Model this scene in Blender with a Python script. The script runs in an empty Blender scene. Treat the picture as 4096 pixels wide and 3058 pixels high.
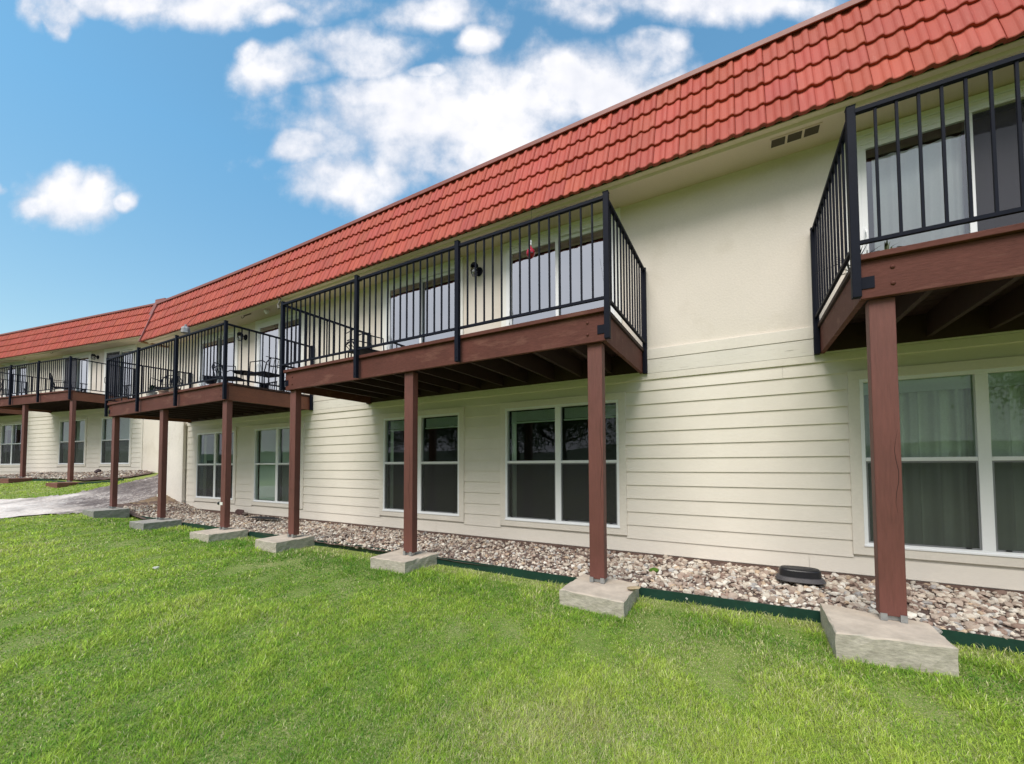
import bpy, math, random
import numpy as np
from math import sin, cos, pi, radians
from mathutils import Vector, Matrix
random.seed(7); RNG = np.random.default_rng(7)
SC = bpy.context.scene; COL = SC.collection
Z0 = 1.2                                   # the lawn lies at about z = 0; heights below are written relative to the camera
# ---------------------------------------------------------------- camera
cam = bpy.data.cameras.new('camera'); camo = bpy.data.objects.new('camera', cam); COL.objects.link(camo)
PIT, ROL = 0.0356, 0.0055
U = Vector((0, -sin(PIT), cos(PIT))); F = Vector((0, cos(PIT), sin(PIT))); X = Vector((1, 0, 0))
right = X*cos(ROL) - U*sin(ROL); up = X*sin(ROL) + U*cos(ROL)
camo.matrix_world = Matrix(((right.x, up.x, -F.x, 0), (right.y, up.y, -F.y, 0), (right.z, up.z, -F.z, Z0), (0, 0, 0, 1)))
cam.sensor_width = 36; cam.lens = 36*1578.4/4096; cam.shift_x = -0.0195; cam.shift_y = 0.0657
cam.clip_start = 0.05; cam.clip_end = 3000
SC.camera = camo
# ---------------------------------------------------------------- world: physical sky with fair-weather clouds
SUN_EL, SUN_AZ = radians(52), radians(208)     # azimuth clockwise from +Y: behind the camera, a little to its left
w = bpy.data.worlds.new('World'); SC.world = w; w.use_nodes = True
nt = w.node_tree; N = nt.nodes; L = nt.links
for n_ in list(N): N.remove(n_)
def nd(t, tree=None, **kw):
    n_ = (tree or nt).nodes.new(t)
    for k, v in kw.items(): setattr(n_, k, v)
    return n_
def mth(op, a, b=None, c=None, tree=None, clamp=False):
    n_ = nd('ShaderNodeMath', tree, operation=op, use_clamp=clamp); T = (tree or nt)
    for i, v in enumerate((a, b, c)):
        if v is None: continue
        if isinstance(v, (int, float)): n_.inputs[i].default_value = v
        else: T.links.new(v, n_.inputs[i])
    return n_.outputs[0]
sky = nd('ShaderNodeTexSky', sky_type='NISHITA', sun_disc=False, sun_elevation=SUN_EL, sun_rotation=SUN_AZ, altitude=300, air_density=1.0, dust_density=1.6, ozone_density=1.6)
tc = nd('ShaderNodeTexCoord'); sep = nd('ShaderNodeSeparateXYZ'); L.new(tc.outputs['Generated'], sep.inputs[0])
low = nd('ShaderNodeMapRange'); L.new(sep.outputs[2], low.inputs[0]); low.inputs[1].default_value = 0.; low.inputs[2].default_value = .55
lowc = nd('ShaderNodeMix', data_type='RGBA'); L.new(low.outputs[0], lowc.inputs[0]); lowc.inputs[6].default_value = (.67, .60, .46, 1); lowc.inputs[7].default_value = (.54, .84, .80, 1)
tint = nd('ShaderNodeMix', data_type='RGBA', blend_type='MULTIPLY'); tint.inputs[0].default_value = 1
L.new(sky.outputs[0], tint.inputs[6]); L.new(lowc.outputs[2], tint.inputs[7])
# cumulus banks of the northern half, laid out by direction (east / north, up / north)
CLOUDS = [(-0.194,0.888,0.363,0.106,1.00), (-0.346,0.955,0.206,0.051,1.00), (0.103,0.977,0.279,0.091,1.00), (-0.032,0.810,0.277,0.096,1.00), (-0.261,0.786,0.133,0.048,0.60), (0.308,0.932,0.230,0.085,1.00), (-0.495,0.728,0.114,0.058,0.90), (-0.549,0.745,0.048,0.036,0.80), (-0.357,0.774,0.090,0.072,0.60), (-0.610,0.819,0.054,0.034,0.45), (-1.173,0.699,0.118,0.066,1.00), (-1.210,0.730,0.072,0.048,1.00), (-1.132,0.729,0.060,0.048,1.00), (-1.268,0.669,0.054,0.030,0.70), (-1.034,0.682,0.026,0.022,0.60), (-0.812,1.223,0.226,0.051,1.00), (-0.665,1.190,0.073,0.034,1.00), (-0.996,1.230,0.208,0.031,0.80), (-1.258,1.200,0.067,0.046,0.45), (-1.250,1.155,0.027,0.027,0.40), (-0.662,1.038,0.091,0.051,0.75), (-0.730,1.076,0.043,0.030,0.60), (-0.595,1.025,0.055,0.032,0.50), (-0.420,1.075,0.140,0.063,0.42), (-0.469,1.113,0.073,0.049,0.40), (-0.231,1.198,0.134,0.049,0.90), (-0.134,1.136,0.051,0.041,0.90), (0.423,1.222,0.318,0.051,1.00), (0.606,1.208,0.171,0.037,1.00), (0.310,1.058,0.073,0.055,0.50), (0.335,1.102,0.049,0.037,0.45), (0.190,1.191,0.061,0.039,0.50), (-1.378,0.712,0.036,0.019,0.70), (-0.237,1.017,0.049,0.019,0.40), (0.042,1.047,0.049,0.024,0.80)]
ysafe = mth('MAXIMUM', sep.outputs[1], .02); cu = mth('DIVIDE', sep.outputs[0], ysafe); cv = mth('DIVIDE', sep.outputs[2], ysafe)
wn = nd('ShaderNodeTexNoise', noise_dimensions='2D'); wn.inputs['Scale'].default_value = 3.4; wn.inputs['Detail'].default_value = 3
wv = nd('ShaderNodeCombineXYZ'); L.new(cu, wv.inputs[0]); L.new(cv, wv.inputs[1]); L.new(wv.outputs[0], wn.inputs['Vector'])
ws = nd('ShaderNodeSeparateColor'); L.new(wn.outputs['Color'], ws.inputs[0])
cuw = mth('MULTIPLY_ADD', mth('SUBTRACT', ws.outputs[0], .5), .16, cu); cvw = mth('MULTIPLY_ADD', mth('SUBTRACT', ws.outputs[1], .5), .10, cv)
dens = None
for a, e, ra, re, k in CLOUDS:
    da = mth('DIVIDE', mth('SUBTRACT', cuw, a), ra*1.15); de = mth('DIVIDE', mth('SUBTRACT', cvw, e), re*1.25)
    q = mth('SQRT', mth('ADD', mth('MULTIPLY', da, da), mth('MULTIPLY', de, de)))
    v = mth('MINIMUM', mth('SUBTRACT', 1.0, q), k*.72)
    dens = v if dens is None else mth('MAXIMUM', dens, v)
dens = mth('MAXIMUM', dens, -1.2)
# the half of the sky behind the viewer is broken cloud
back = mth('MULTIPLY', mth('SUBTRACT', -.05, mth('ADD', mth('MULTIPLY', sep.outputs[0], .55), mth('MULTIPLY', sep.outputs[1], .83))), 2.6, clamp=True)
def noise(scale, detail, rough, vec, tree=None, dist=0.0, dim='3D'):
    n_ = nd('ShaderNodeTexNoise', tree, noise_dimensions=dim); n_.inputs['Scale'].default_value = scale; n_.inputs['Detail'].default_value = detail
    n_.inputs['Roughness'].default_value = rough; n_.inputs['Distortion'].default_value = dist
    (tree or nt).links.new(vec, n_.inputs['Vector']); return n_.outputs['Fac']
cvec = nd('ShaderNodeCombineXYZ'); L.new(cu, cvec.inputs[0]); L.new(cv, cvec.inputs[1]); cvec.inputs[2].default_value = .7
def shifted(dx, dy):
    m_ = nd('ShaderNodeVectorMath', operation='ADD'); L.new(cvec.outputs[0], m_.inputs[0]); m_.inputs[1].default_value = (dx, dy, 0); return m_.outputs[0]
def billow(vec, det):
    vo = nd('ShaderNodeTexVoronoi', feature='F1', voronoi_dimensions='2D'); vo.inputs['Scale'].default_value = 16; L.new(vec, vo.inputs['Vector'])
    n_ = noise(5.5, det, .6, vec, dim='2D')
    return mth('SUBTRACT', mth('MULTIPLY', mth('SUBTRACT', n_, .45), 2.2), mth('MULTIPLY', vo.outputs['Distance'], .30))
bl0 = billow(cvec.outputs[0], 7); bl1 = billow(shifted(-.02, .035), 3)
nb = noise(2.6, 5, .58, tc.outputs['Generated']); nf = noise(3.0, 2, .6, cvec.outputs[0], dim='2D')
backd = mth('ADD', mth('SUBTRACT', nb, .16), mth('MULTIPLY', mth('SUBTRACT', back, 1.0), 3.0))
d1 = mth('ADD', mth('ADD', mth('MULTIPLY', dens, 1.25), mth('MULTIPLY', bl0, .95)), .05)
d2 = mth('MAXIMUM', d1, mth('MULTIPLY', backd, 2.6))
def step_(v, a, b_):
    m_ = nd('ShaderNodeMapRange', interpolation_type='SMOOTHSTEP'); L.new(v, m_.inputs[0]); m_.inputs[1].default_value = a; m_.inputs[2].default_value = b_; return m_.outputs[0]
mask = mth('ADD', mth('MULTIPLY', step_(d2, -.42, .42), .66), mth('MULTIPLY', step_(d2, -.05, .95), .33))
# bright tops, lilac-grey bases
lit = mth('ADD', mth('MULTIPLY', mth('SUBTRACT', bl0, bl1), .45), mth('ADD', mth('MULTIPLY', step_(d2, .0, .9), .62), mth('MULTIPLY', mth('SUBTRACT', nf, .4), .8)))
litb = mth('MULTIPLY', mth('SUBTRACT', nb, .25), 1.6)
lit = mth('ADD', mth('MULTIPLY', lit, mth('SUBTRACT', 1.0, back)), mth('MULTIPLY', litb, back), clamp=True)
cc = nd('ShaderNodeMix', data_type='RGBA'); L.new(lit, cc.inputs[0])
cc.inputs[6].default_value = (2.15, 2.3, 2.65, 1); cc.inputs[7].default_value = (3.45, 3.4, 3.45, 1)
mx = nd('ShaderNodeMix', data_type='RGBA'); L.new(mask, mx.inputs[0]); L.new(tint.outputs[2], mx.inputs[6]); L.new(cc.outputs[2], mx.inputs[7])
bg = nd('ShaderNodeBackground'); bg.inputs[1].default_value = 0.15; L.new(mx.outputs[2], bg.inputs[0])
wo = nd('ShaderNodeOutputWorld'); L.new(bg.outputs[0], wo.inputs[0])
# ---------------------------------------------------------------- sun (veiled by thin cloud)
sl = bpy.data.lights.new('sun', 'SUN'); sl.energy = 1.55; sl.angle = radians(34); sl.color = (1, .93, .84)
so = bpy.data.objects.new('sun', sl); COL.objects.link(so)
sd = Vector((sin(SUN_AZ)*cos(SUN_EL), cos(SUN_AZ)*cos(SUN_EL), sin(SUN_EL)))
so.rotation_euler = sd.to_track_quat('Z', 'Y').to_euler(); so.location = (0, -5, 20)
SC.view_settings.view_transform = 'Standard'; SC.view_settings.look = 'None'; SC.view_settings.exposure = 1.1; SC.view_settings.gamma = 1
SC.render.engine = 'CYCLES'; SC.cycles.max_bounces = 7; SC.cycles.diffuse_bounces = 4; SC.cycles.glossy_bounces = 4; SC.cycles.transparent_max_bounces = 10; SC.cycles.caustics_reflective = False; SC.cycles.caustics_refractive = False

# ================================================================ materials
MATS = {}
def mat(name, col, rough=.7, var=.12, vscale=3., bump=0., bscale=60., col2=None, metal=0., grain=None, spec=.5, dirt=None):
    """plain procedural paint / wood / stone: base colour with soft mottling, optional directional grain and bump"""
    if name in MATS: return MATS[name]
    m = bpy.data.materials.new(name); m.use_nodes = True; t = m.node_tree; b = t.nodes['Principled BSDF']
    tcn = nd('ShaderNodeTexCoord', t); mpn = nd('ShaderNodeMapping', t); t.links.new(tcn.outputs['Object'], mpn.inputs[0])
    if grain: mpn.inputs['Scale'].default_value = grain
    n1 = noise(vscale, 5, .6, tcn.outputs['Object'], t); n2 = noise(bscale, 4, .6, mpn.outputs[0], t)
    mixf = mth('MULTIPLY_ADD', n2, .45, mth('MULTIPLY', n1, .55, tree=t), tree=t)
    r = nd('ShaderNodeValToRGB', t); t.links.new(mixf, r.inputs[0])
    c2 = col2 or tuple(c*(1-var*1.6) for c in col); c3 = tuple(min(1, c*(1+var)) for c in col)
    r.color_ramp.elements[0].position = .3; r.color_ramp.elements[0].color = (*c2, 1)
    r.color_ramp.elements[1].position = .68; r.color_ramp.elements[1].color = (*c3, 1)
    out = r.outputs[0]
    if dirt:   # worn blotches of another colour
        n3 = noise(dirt[1], 6, .65, mpn.outputs[0], t); mr_ = nd('ShaderNodeMapRange', t); t.links.new(n3, mr_.inputs[0]); mr_.inputs[1].default_value = dirt[2]; mr_.inputs[2].default_value = dirt[2]+.12
        mm = nd('ShaderNodeMix', t, data_type='RGBA'); t.links.new(mth('MULTIPLY', mr_.outputs[0], dirt[3], tree=t), mm.inputs[0]); t.links.new(out, mm.inputs[6]); mm.inputs[7].default_value = (*dirt[0], 1); out = mm.outputs[2]
    t.links.new(out, b.inputs['Base Color']); b.inputs['Roughness'].default_value = rough; b.inputs['Metallic'].default_value = metal
    b.inputs['Specular IOR Level'].default_value = spec
    if bump:
        bn = nd('ShaderNodeBump', t); bn.inputs['Strength'].default_value = bump; bn.inputs['Distance'].default_value = .01
        t.links.new(n2, bn.inputs['Height']); t.links.new(bn.outputs[0], b.inputs['Normal'])
    MATS[name] = m; return m
def attr_mat(name, rough=.8, transl=0., bump=0., bscale=80., amp=.25, spec=.3):
    m = bpy.data.materials.new(name); m.use_nodes = True; t = m.node_tree; b = t.nodes['Principled BSDF']
    at = nd('ShaderNodeAttribute', t, attribute_name='col'); tcn = nd('ShaderNodeTexCoord', t)
    n1 = noise(bscale, 4, .65, tcn.outputs['Object'], t)
    s = mth('MULTIPLY_ADD', n1, amp*2, 1-amp, tree=t)
    vm = nd('ShaderNodeVectorMath', t, operation='SCALE'); t.links.new(at.outputs['Color'], vm.inputs[0]); t.links.new(s, vm.inputs['Scale'])
    t.links.new(vm.outputs[0], b.inputs['Base Color']); b.inputs['Roughness'].default_value = rough; b.inputs['Specular IOR Level'].default_value = spec
    if bump:
        bn = nd('ShaderNodeBump', t); bn.inputs['Strength'].default_value = bump; bn.inputs['Distance'].default_value = .01
        t.links.new(n1, bn.inputs['Height']); t.links.new(bn.outputs[0], b.inputs['Normal'])
    if transl:
        tr = nd('ShaderNodeBsdfTranslucent', t); t.links.new(vm.outputs[0], tr.inputs[0]); ms = nd('ShaderNodeMixShader', t); ms.inputs[0].default_value = transl
        t.links.new(b.outputs[0], ms.inputs[1]); t.links.new(tr.outputs[0], ms.inputs[2]); t.links.new(ms.outputs[0], t.nodes['Material Output'].inputs[0])
    return m
def glass_mat(name, tintc=(.55, .66, .62), ior=1.6, lo=.04, dark=0.):
    m = bpy.data.materials.new(name); m.use_nodes = True; t = m.node_tree
    for n_ in list(t.nodes): t.nodes.remove(n_)
    fr = nd('ShaderNodeFresnel', t); fr.inputs[0].default_value = ior
    gl = nd('ShaderNodeBsdfGlossy', t); gl.inputs['Roughness'].default_value = .015; gl.inputs[0].default_value = (.92, .95, 1, 1)
    # slightly wavy panes
    tcn = nd('ShaderNodeTexCoord', t); bn = nd('ShaderNodeBump', t); bn.inputs['Strength'].default_value = .02; bn.inputs['Distance'].default_value = .02
    t.links.new(noise(1.6, 2, .5, tcn.outputs['Object'], t), bn.inputs['Height']); t.links.new(bn.outputs[0], gl.inputs['Normal'])
    tr = nd('ShaderNodeBsdfTransparent', t); tr.inputs[0].default_value = (*tintc, 1)
    ms = nd('ShaderNodeMixShader', t); t.links.new(mth('ADD', fr.outputs[0], lo, tree=t, clamp=True), ms.inputs[0]); t.links.new(tr.outputs[0], ms.inputs[1]); t.links.new(gl.outputs[0], ms.inputs[2])
    o = nd('ShaderNodeOutputMaterial', t); t.links.new(ms.outputs[0], o.inputs[0]); return m
def screen_mat(name, col=(.035, .035, .038), op=.62):
    m = bpy.data.materials.new(name); m.use_nodes = True; t = m.node_tree; b = t.nodes['Principled BSDF']
    b.inputs['Base Color'].default_value = (*col, 1); b.inputs['Roughness'].default_value = .6
    tr = nd('ShaderNodeBsdfTransparent', t); ms = nd('ShaderNodeMixShader', t); ms.inputs[0].default_value = op
    t.links.new(tr.outputs[0], ms.inputs[1]); t.links.new(b.outputs[0], ms.inputs[2]); t.links.new(ms.outputs[0], t.nodes['Material Output'].inputs[0]); return m
M_SID = mat('cream_siding_paint', (.765, .72, .645), .55, .05, 1.5, .12, 26, grain=(1, 1, 9))
M_TRIM = mat('cream_trim_paint', (.765, .72, .645), .5, .05, 2., .08, 30)
M_PEEL = mat('peeling_board_paint', (.74, .705, .64), .6, .05, 2., .2, 20, grain=(.6, 1, 12), dirt=((.20, .17, .13), 5, .60, .9))
M_STU = mat('cream_stucco', (.765, .705, .63), .85, .05, 1.1, .25, 45, dirt=((.64, .58, .49), 1.3, .54, .45))
M_STU2 = mat('weathered_stucco', (.74, .705, .65), .9, .08, 1.6, .4, 30, dirt=((.52, .48, .41), 2.2, .58, .4))
M_PEACH = mat('peach_stucco', (.72, .56, .45), .9, .06, 1.6, .3, 30)
M_SOF = mat('soffit_paint', (.80, .67, .56), .7, .05, 1.)
M_VINYL = mat('white_vinyl', (.86, .88, .90), .35, .02)
M_WHITE2 = mat('off_white_frame', (.84, .84, .80), .45, .02)
M_DARKFR = mat('dark_metal_frame', (.05, .05, .06), .4, .05)
M_TILE = None
M_CAP = mat('faded_coping_metal', (.27, .088, .072), .5, .12, 2.5, .05, 40)
M_WOOD = mat('brown_stained_timber', (.125, .045, .036), .7, .16, 2.2, .18, 9, spec=.2, grain=(2.2, 9, 9), col2=(.085, .031, .024), dirt=((.22, .105, .08), 1.1, .55, .5))
M_WOODV = mat('brown_stained_post', (.145, .050, .040), .62, .18, 1.6, .35, 9, grain=(9, 9, .9), col2=(.10, .034, .026), dirt=((.045, .02, .015), 2.6, .66, .5))
M_WOODR = mat('reddish_side_timber', (.20, .068, .036), .5, .16, 2.2, .35, 9, grain=(9, 2.2, 9), col2=(.13, .042, .026))
M_UNDERSHADE = mat('shade_darkened_timber', (.032, .012, .009), .8, .2, 3, .2, 20)  # deck timber coloured near-black to carry the shade beneath the decks
M_IRON = mat('black_powder_coat', (.008, .010, .020), .6, .2, 6, .05, 120, spec=.12)
M_STEEL = mat('galvanised_steel', (.42, .44, .45), .45, .15, 8, metal=.7)
M_GREENED = mat('green_painted_edging', (.008, .042, .031), .42, .2, 3, .1, 30, dirt=((.03, .05, .035), 3, .6, .5))
M_BLK = mat('black_plastic', (.015, .015, .019), .35, .2, 9, .05, 90)
M_BLKRIM = mat('dusty_black_plastic', (.07, .065, .07), .6, .25, 9, .1, 60, dirt=((.25, .23, .2), 14, .64, .6))
M_RED = mat('red_blown_glass', (.45, .01, .03), .08, .2, 5)
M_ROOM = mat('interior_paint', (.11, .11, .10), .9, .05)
M_BLIND = mat('pale_blind_slats', (.86, .92, .86), .6, .04)
M_CURT = mat('white_curtain', (.90, .93, .92), .8, .04)
M_CURTG = mat('grey_green_curtain', (.88, .90, .84), .85, .08)
M_DOORGREY = mat('dark_door_screen', (.05, .05, .062), .55, .25, 4, .2, 60)
M_SOIL = mat('bare_soil', (.13, .085, .06), .95, .25, 5, .6, 40, col2=(.07, .045, .035))
M_PLASTW = mat('white_plastic', (.75, .75, .73), .5, .05)
G_WIN = glass_mat('window_glass', (.78, .88, .82), 1.45, .015)
G_DOOR = glass_mat('door_glass', (.50, .54, .56), 1.75, .42); G_DOORC = glass_mat('clear_door_glass', (.93, .97, .97), 1.45, .15)
S_SCR = screen_mat('insect_screen', (.04, .04, .042), .56)
S_DOORSCR = screen_mat('door_screen', (.03, .03, .042), .75)

def tile_material():
    m = bpy.data.materials.new('red_painted_roof_tile'); m.use_nodes = True; t = m.node_tree; b = t.nodes['Principled BSDF']
    at = nd('ShaderNodeAttribute', t, attribute_name='col'); tcn = nd('ShaderNodeTexCoord', t)
    n1 = noise(2.2, 6, .6, tcn.outputs['Object'], t); n2 = noise(60, 4, .7, tcn.outputs['Object'], t)
    s = mth('ADD', mth('MULTIPLY', n1, .34, tree=t), mth('MULTIPLY_ADD', n2, .22, .72, tree=t), tree=t)
    vm = nd('ShaderNodeVectorMath', t, operation='SCALE'); t.links.new(at.outputs['Color'], vm.inputs[0]); t.links.new(s, vm.inputs['Scale'])
    mp_ = nd('ShaderNodeMapping', t); t.links.new(tcn.outputs['Object'], mp_.inputs[0]); mp_.inputs['Scale'].default_value = (9, 1, 1.4)
    n3 = noise(3, 5, .65, mp_.outputs[0], t); mr_ = nd('ShaderNodeMapRange', t); t.links.new(n3, mr_.inputs[0]); mr_.inputs[1].default_value = .58; mr_.inputs[2].default_value = .8
    mm = nd('ShaderNodeMix', t, data_type='RGBA'); t.links.new(mth('MULTIPLY', mr_.outputs[0], .5, tree=t), mm.inputs[0]); t.links.new(vm.outputs[0], mm.inputs[6]); mm.inputs[7].default_value = (.55, .21, .16, 1)
    t.links.new(mm.outputs[2], b.inputs['Base Color']); b.inputs['Roughness'].default_value = .62; b.inputs['Specular IOR Level'].default_value = .35
    bn = nd('ShaderNodeBump', t); bn.inputs['Strength'].default_value = .15; bn.inputs['Distance'].default_value = .01; t.links.new(n2, bn.inputs['Height']); t.links.new(bn.outputs[0], b.inputs['Normal'])
    return m
M_TILE = tile_material()
def footing_material(name, side, top):
    m = bpy.data.materials.new(name); m.use_nodes = True; t = m.node_tree; b = t.nodes['Principled BSDF']
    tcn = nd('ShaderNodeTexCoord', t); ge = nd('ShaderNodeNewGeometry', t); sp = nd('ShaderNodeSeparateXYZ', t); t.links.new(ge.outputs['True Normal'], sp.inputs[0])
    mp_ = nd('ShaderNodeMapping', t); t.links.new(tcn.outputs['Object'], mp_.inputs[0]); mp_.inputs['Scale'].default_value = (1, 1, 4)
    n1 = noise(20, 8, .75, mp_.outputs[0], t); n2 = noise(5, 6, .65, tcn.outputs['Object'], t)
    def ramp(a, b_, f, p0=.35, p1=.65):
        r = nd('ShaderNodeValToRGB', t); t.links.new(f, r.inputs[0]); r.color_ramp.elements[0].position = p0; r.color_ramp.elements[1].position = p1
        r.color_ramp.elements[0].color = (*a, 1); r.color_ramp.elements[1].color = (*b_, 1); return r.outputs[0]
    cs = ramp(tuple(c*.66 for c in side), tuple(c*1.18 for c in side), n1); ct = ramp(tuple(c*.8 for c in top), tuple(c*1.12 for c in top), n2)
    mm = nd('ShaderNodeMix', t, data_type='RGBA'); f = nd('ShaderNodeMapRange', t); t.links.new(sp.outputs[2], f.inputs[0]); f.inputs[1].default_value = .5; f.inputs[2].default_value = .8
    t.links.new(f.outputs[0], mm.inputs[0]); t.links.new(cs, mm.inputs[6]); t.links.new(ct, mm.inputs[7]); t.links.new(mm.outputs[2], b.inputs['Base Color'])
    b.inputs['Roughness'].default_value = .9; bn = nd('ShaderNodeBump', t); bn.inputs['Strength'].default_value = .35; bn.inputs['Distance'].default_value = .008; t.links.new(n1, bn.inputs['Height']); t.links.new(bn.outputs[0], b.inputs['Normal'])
    return m
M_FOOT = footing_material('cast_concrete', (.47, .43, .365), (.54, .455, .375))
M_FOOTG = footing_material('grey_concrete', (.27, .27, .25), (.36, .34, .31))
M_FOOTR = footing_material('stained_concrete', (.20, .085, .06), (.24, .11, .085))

# ================================================================ mesh helpers
def new_obj(name, verts, faces, m, parent=None, smooth=False, loc=None, rotz=None):
    me = bpy.data.meshes.new(name); me.from_pydata([tuple(v) for v in verts], [], faces); me.update()
    if m: me.materials.append(m)
    if smooth: me.polygons.foreach_set('use_smooth', [True]*len(me.polygons))
    o = bpy.data.objects.new(name, me); COL.objects.link(o)
    if parent: o.parent = parent
    if loc is not None: o.location = loc
    if rotz is not None: o.rotation_euler.z = rotz
    return o
def np_obj(name, V, Fq, m, cols=None, parent=None, smooth=False, tris=None):
    """V (n,3); Fq (k,4) quads and tris (j,3); cols per vertex (n,3)"""
    me = bpy.data.meshes.new(name); nq = 0 if Fq is None else len(Fq); ntr = 0 if tris is None else len(tris)
    idx = np.concatenate([x for x in ((Fq.ravel() if nq else None), (tris.ravel() if ntr else None)) if x is not None]).astype(np.int32)
    tot = np.concatenate([np.full(nq, 4), np.full(ntr, 3)]).astype(np.int32); st = np.concatenate([[0], np.cumsum(tot)[:-1]]).astype(np.int32)
    me.vertices.add(len(V)); me.vertices.foreach_set('co', V.astype(np.float32).ravel())
    me.loops.add(len(idx)); me.loops.foreach_set('vertex_index', idx)
    me.polygons.add(len(tot)); me.polygons.foreach_set('loop_start', st); me.polygons.foreach_set('loop_total', tot)
    me.polygons.foreach_set('use_smooth', [bool(smooth)]*len(tot))
    if cols is not None:
        ca = me.color_attributes.new('col', 'FLOAT_COLOR', 'POINT'); c4 = np.ones((len(V), 4), np.float32); c4[:, :3] = cols; ca.data.foreach_set('color', c4.ravel())
    me.update(); me.validate(); me.materials.append(m)
    o = bpy.data.objects.new(name, me); COL.objects.link(o)
    if parent: o.parent = parent
    return o
def warp(s, t):      # the long facade bends very slightly towards the lawn on its left
    return (s, t - (0.0025*s*s if s < 0 else 0.))
class MB:
    def __init__(self, w=False): self.v = []; self.f = []; self.w = w
    def add(self, vs, fs):
        n0 = len(self.v)
        for v in vs:
            if self.w: a, b = warp(v[0], v[1]); v = (a, b, v[2])
            self.v.append(tuple(v))
        self.f += [tuple(i+n0 for i in f) for f in fs]; return self
    def box(self, x0, x1, y0, y1, z0, z1, step=None):
        if step and x1-x0 > step*1.5:
            n = int(math.ceil((x1-x0)/step)); vs = []; fs = []
            for i in range(n+1):
                x = x0+(x1-x0)*i/n; vs += [(x, y0, z0), (x, y1, z0), (x, y1, z1), (x, y0, z1)]
            for i in range(n):
                a = 4*i
                for k in range(4): fs.append((a+k, a+(k+1) % 4, a+4+(k+1) % 4, a+4+k))
            fs += [(0, 3, 2, 1), (4*n, 4*n+1, 4*n+2, 4*n+3)]
            fs = [tuple(reversed(f)) for f in fs]
            return self.add(vs, fs)
        return self.add([(x0,y0,z0),(x1,y0,z0),(x1,y1,z0),(x0,y1,z0),(x0,y0,z1),(x1,y0,z1),(x1,y1,z1),(x0,y1,z1)],
                        [(0,3,2,1),(4,5,6,7),(0,1,5,4),(1,2,6,5),(2,3,7,6),(3,0,4,7)])
    def quad(self, a, b, c, d): return self.add([a, b, c, d], [(0, 1, 2, 3)])
    def tube(self, pts, r, n=8, r2=None, caps=True):
        pts = [Vector(p) for p in pts]; vs = []; fs = []; m_ = len(pts)
        up0 = Vector((0, 0, 1))
        for i, p in enumerate(pts):
            d = (pts[min(i+1, m_-1)]-pts[max(i-1, 0)]); d.normalize()
            u = d.cross(up0)
            if u.length < 1e-3: u = d.cross(Vector((1, 0, 0)))
            u.normalize(); v = d.cross(u); rr = r if r2 is None else r+(r2-r)*i/(m_-1)
            for k in range(n): a = 2*pi*k/n; vs.append(p+u*cos(a)*rr+v*sin(a)*rr)
        for i in range(m_-1):
            for k in range(n): a = i*n; b = a+n; fs.append((a+k, a+(k+1) % n, b+(k+1) % n, b+k))
        if caps: fs += [tuple(range(n))[::-1], tuple((m_-1)*n+k for k in range(n))]
        return self.add(vs, fs)
    def lathe(self, c, prof, n=20, sx=1., sy=1.):
        vs = []; fs = []
        for r, z in prof:
            for k in range(n): a = 2*pi*k/n; vs.append((c[0]+r*cos(a)*sx, c[1]+r*sin(a)*sy, c[2]+z))
        for i in range(len(prof)-1):
            for k in range(n): fs.append((i*n+k, i*n+(k+1) % n, (i+1)*n+(k+1) % n, (i+1)*n+k))
        fs += [tuple(range(n))[::-1], tuple((len(prof)-1)*n+k for k in range(n))]
        return self.add(vs, fs)
    def build(self, name, m, parent=None, smooth=False, bevel=0., loc=None, rotz=None):
        o = new_obj(name, self.v, self.f, m, parent, smooth, loc, rotz)
        if bevel:
            b = o.modifiers.new('bevel', 'BEVEL'); b.width = bevel; b.segments = 2; b.limit_method = 'ANGLE'
        return o
def tag(o, label=None, cat=None, group=None, kind=None):
    if label: o['label'] = label
    if cat: o['category'] = cat
    if group: o['group'] = group
    if kind: o['kind'] = kind
    return o
def empty(name, loc, rz=0., **kw):
    o = bpy.data.objects.new(name, None); COL.objects.link(o); o.location = loc; o.rotation_euler.z = rz; o.empty_display_size = .2
    return tag(o, **kw)
def kids(o): return [c for c in bpy.data.objects if c.parent == o]
def copy_tree(o, parent=None):
    c = o.copy(); COL.objects.link(c); c.parent = parent
    for ch in kids(o): copy_tree(ch, c)
    return c
# ---------------------------------------------------------------- frames of the two wings
OB = Vector((-2.9396, 7.1982)); AB = radians(-28.21); OD = Vector((-16.7797, 14.5055)); AD = radians(-18.11); ZD = .88
EB = Vector((cos(AB), sin(AB))); NB = Vector((-sin(AB), cos(AB))); ED = Vector((cos(AD), sin(AD))); ND = Vector((-sin(AD), cos(AD)))
def PB(s, t, z=0.):
    s, t = warp(s, t); p = OB+EB*s+NB*t; return Vector((p.x, p.y, z))
def PD(s, t, z=0.): p = OD+ED*s+ND*t; return Vector((p.x, p.y, z+ZD))
def stB(x, y):
    dx, dy = x-OB.x, y-OB.y; return dx*EB.x+dy*EB.y, dx*NB.x+dy*NB.y
def stD(x, y):
    dx, dy = x-OD.x, y-OD.y; return dx*ED.x+dy*ED.y, dx*ND.x+dy*ND.y

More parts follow.
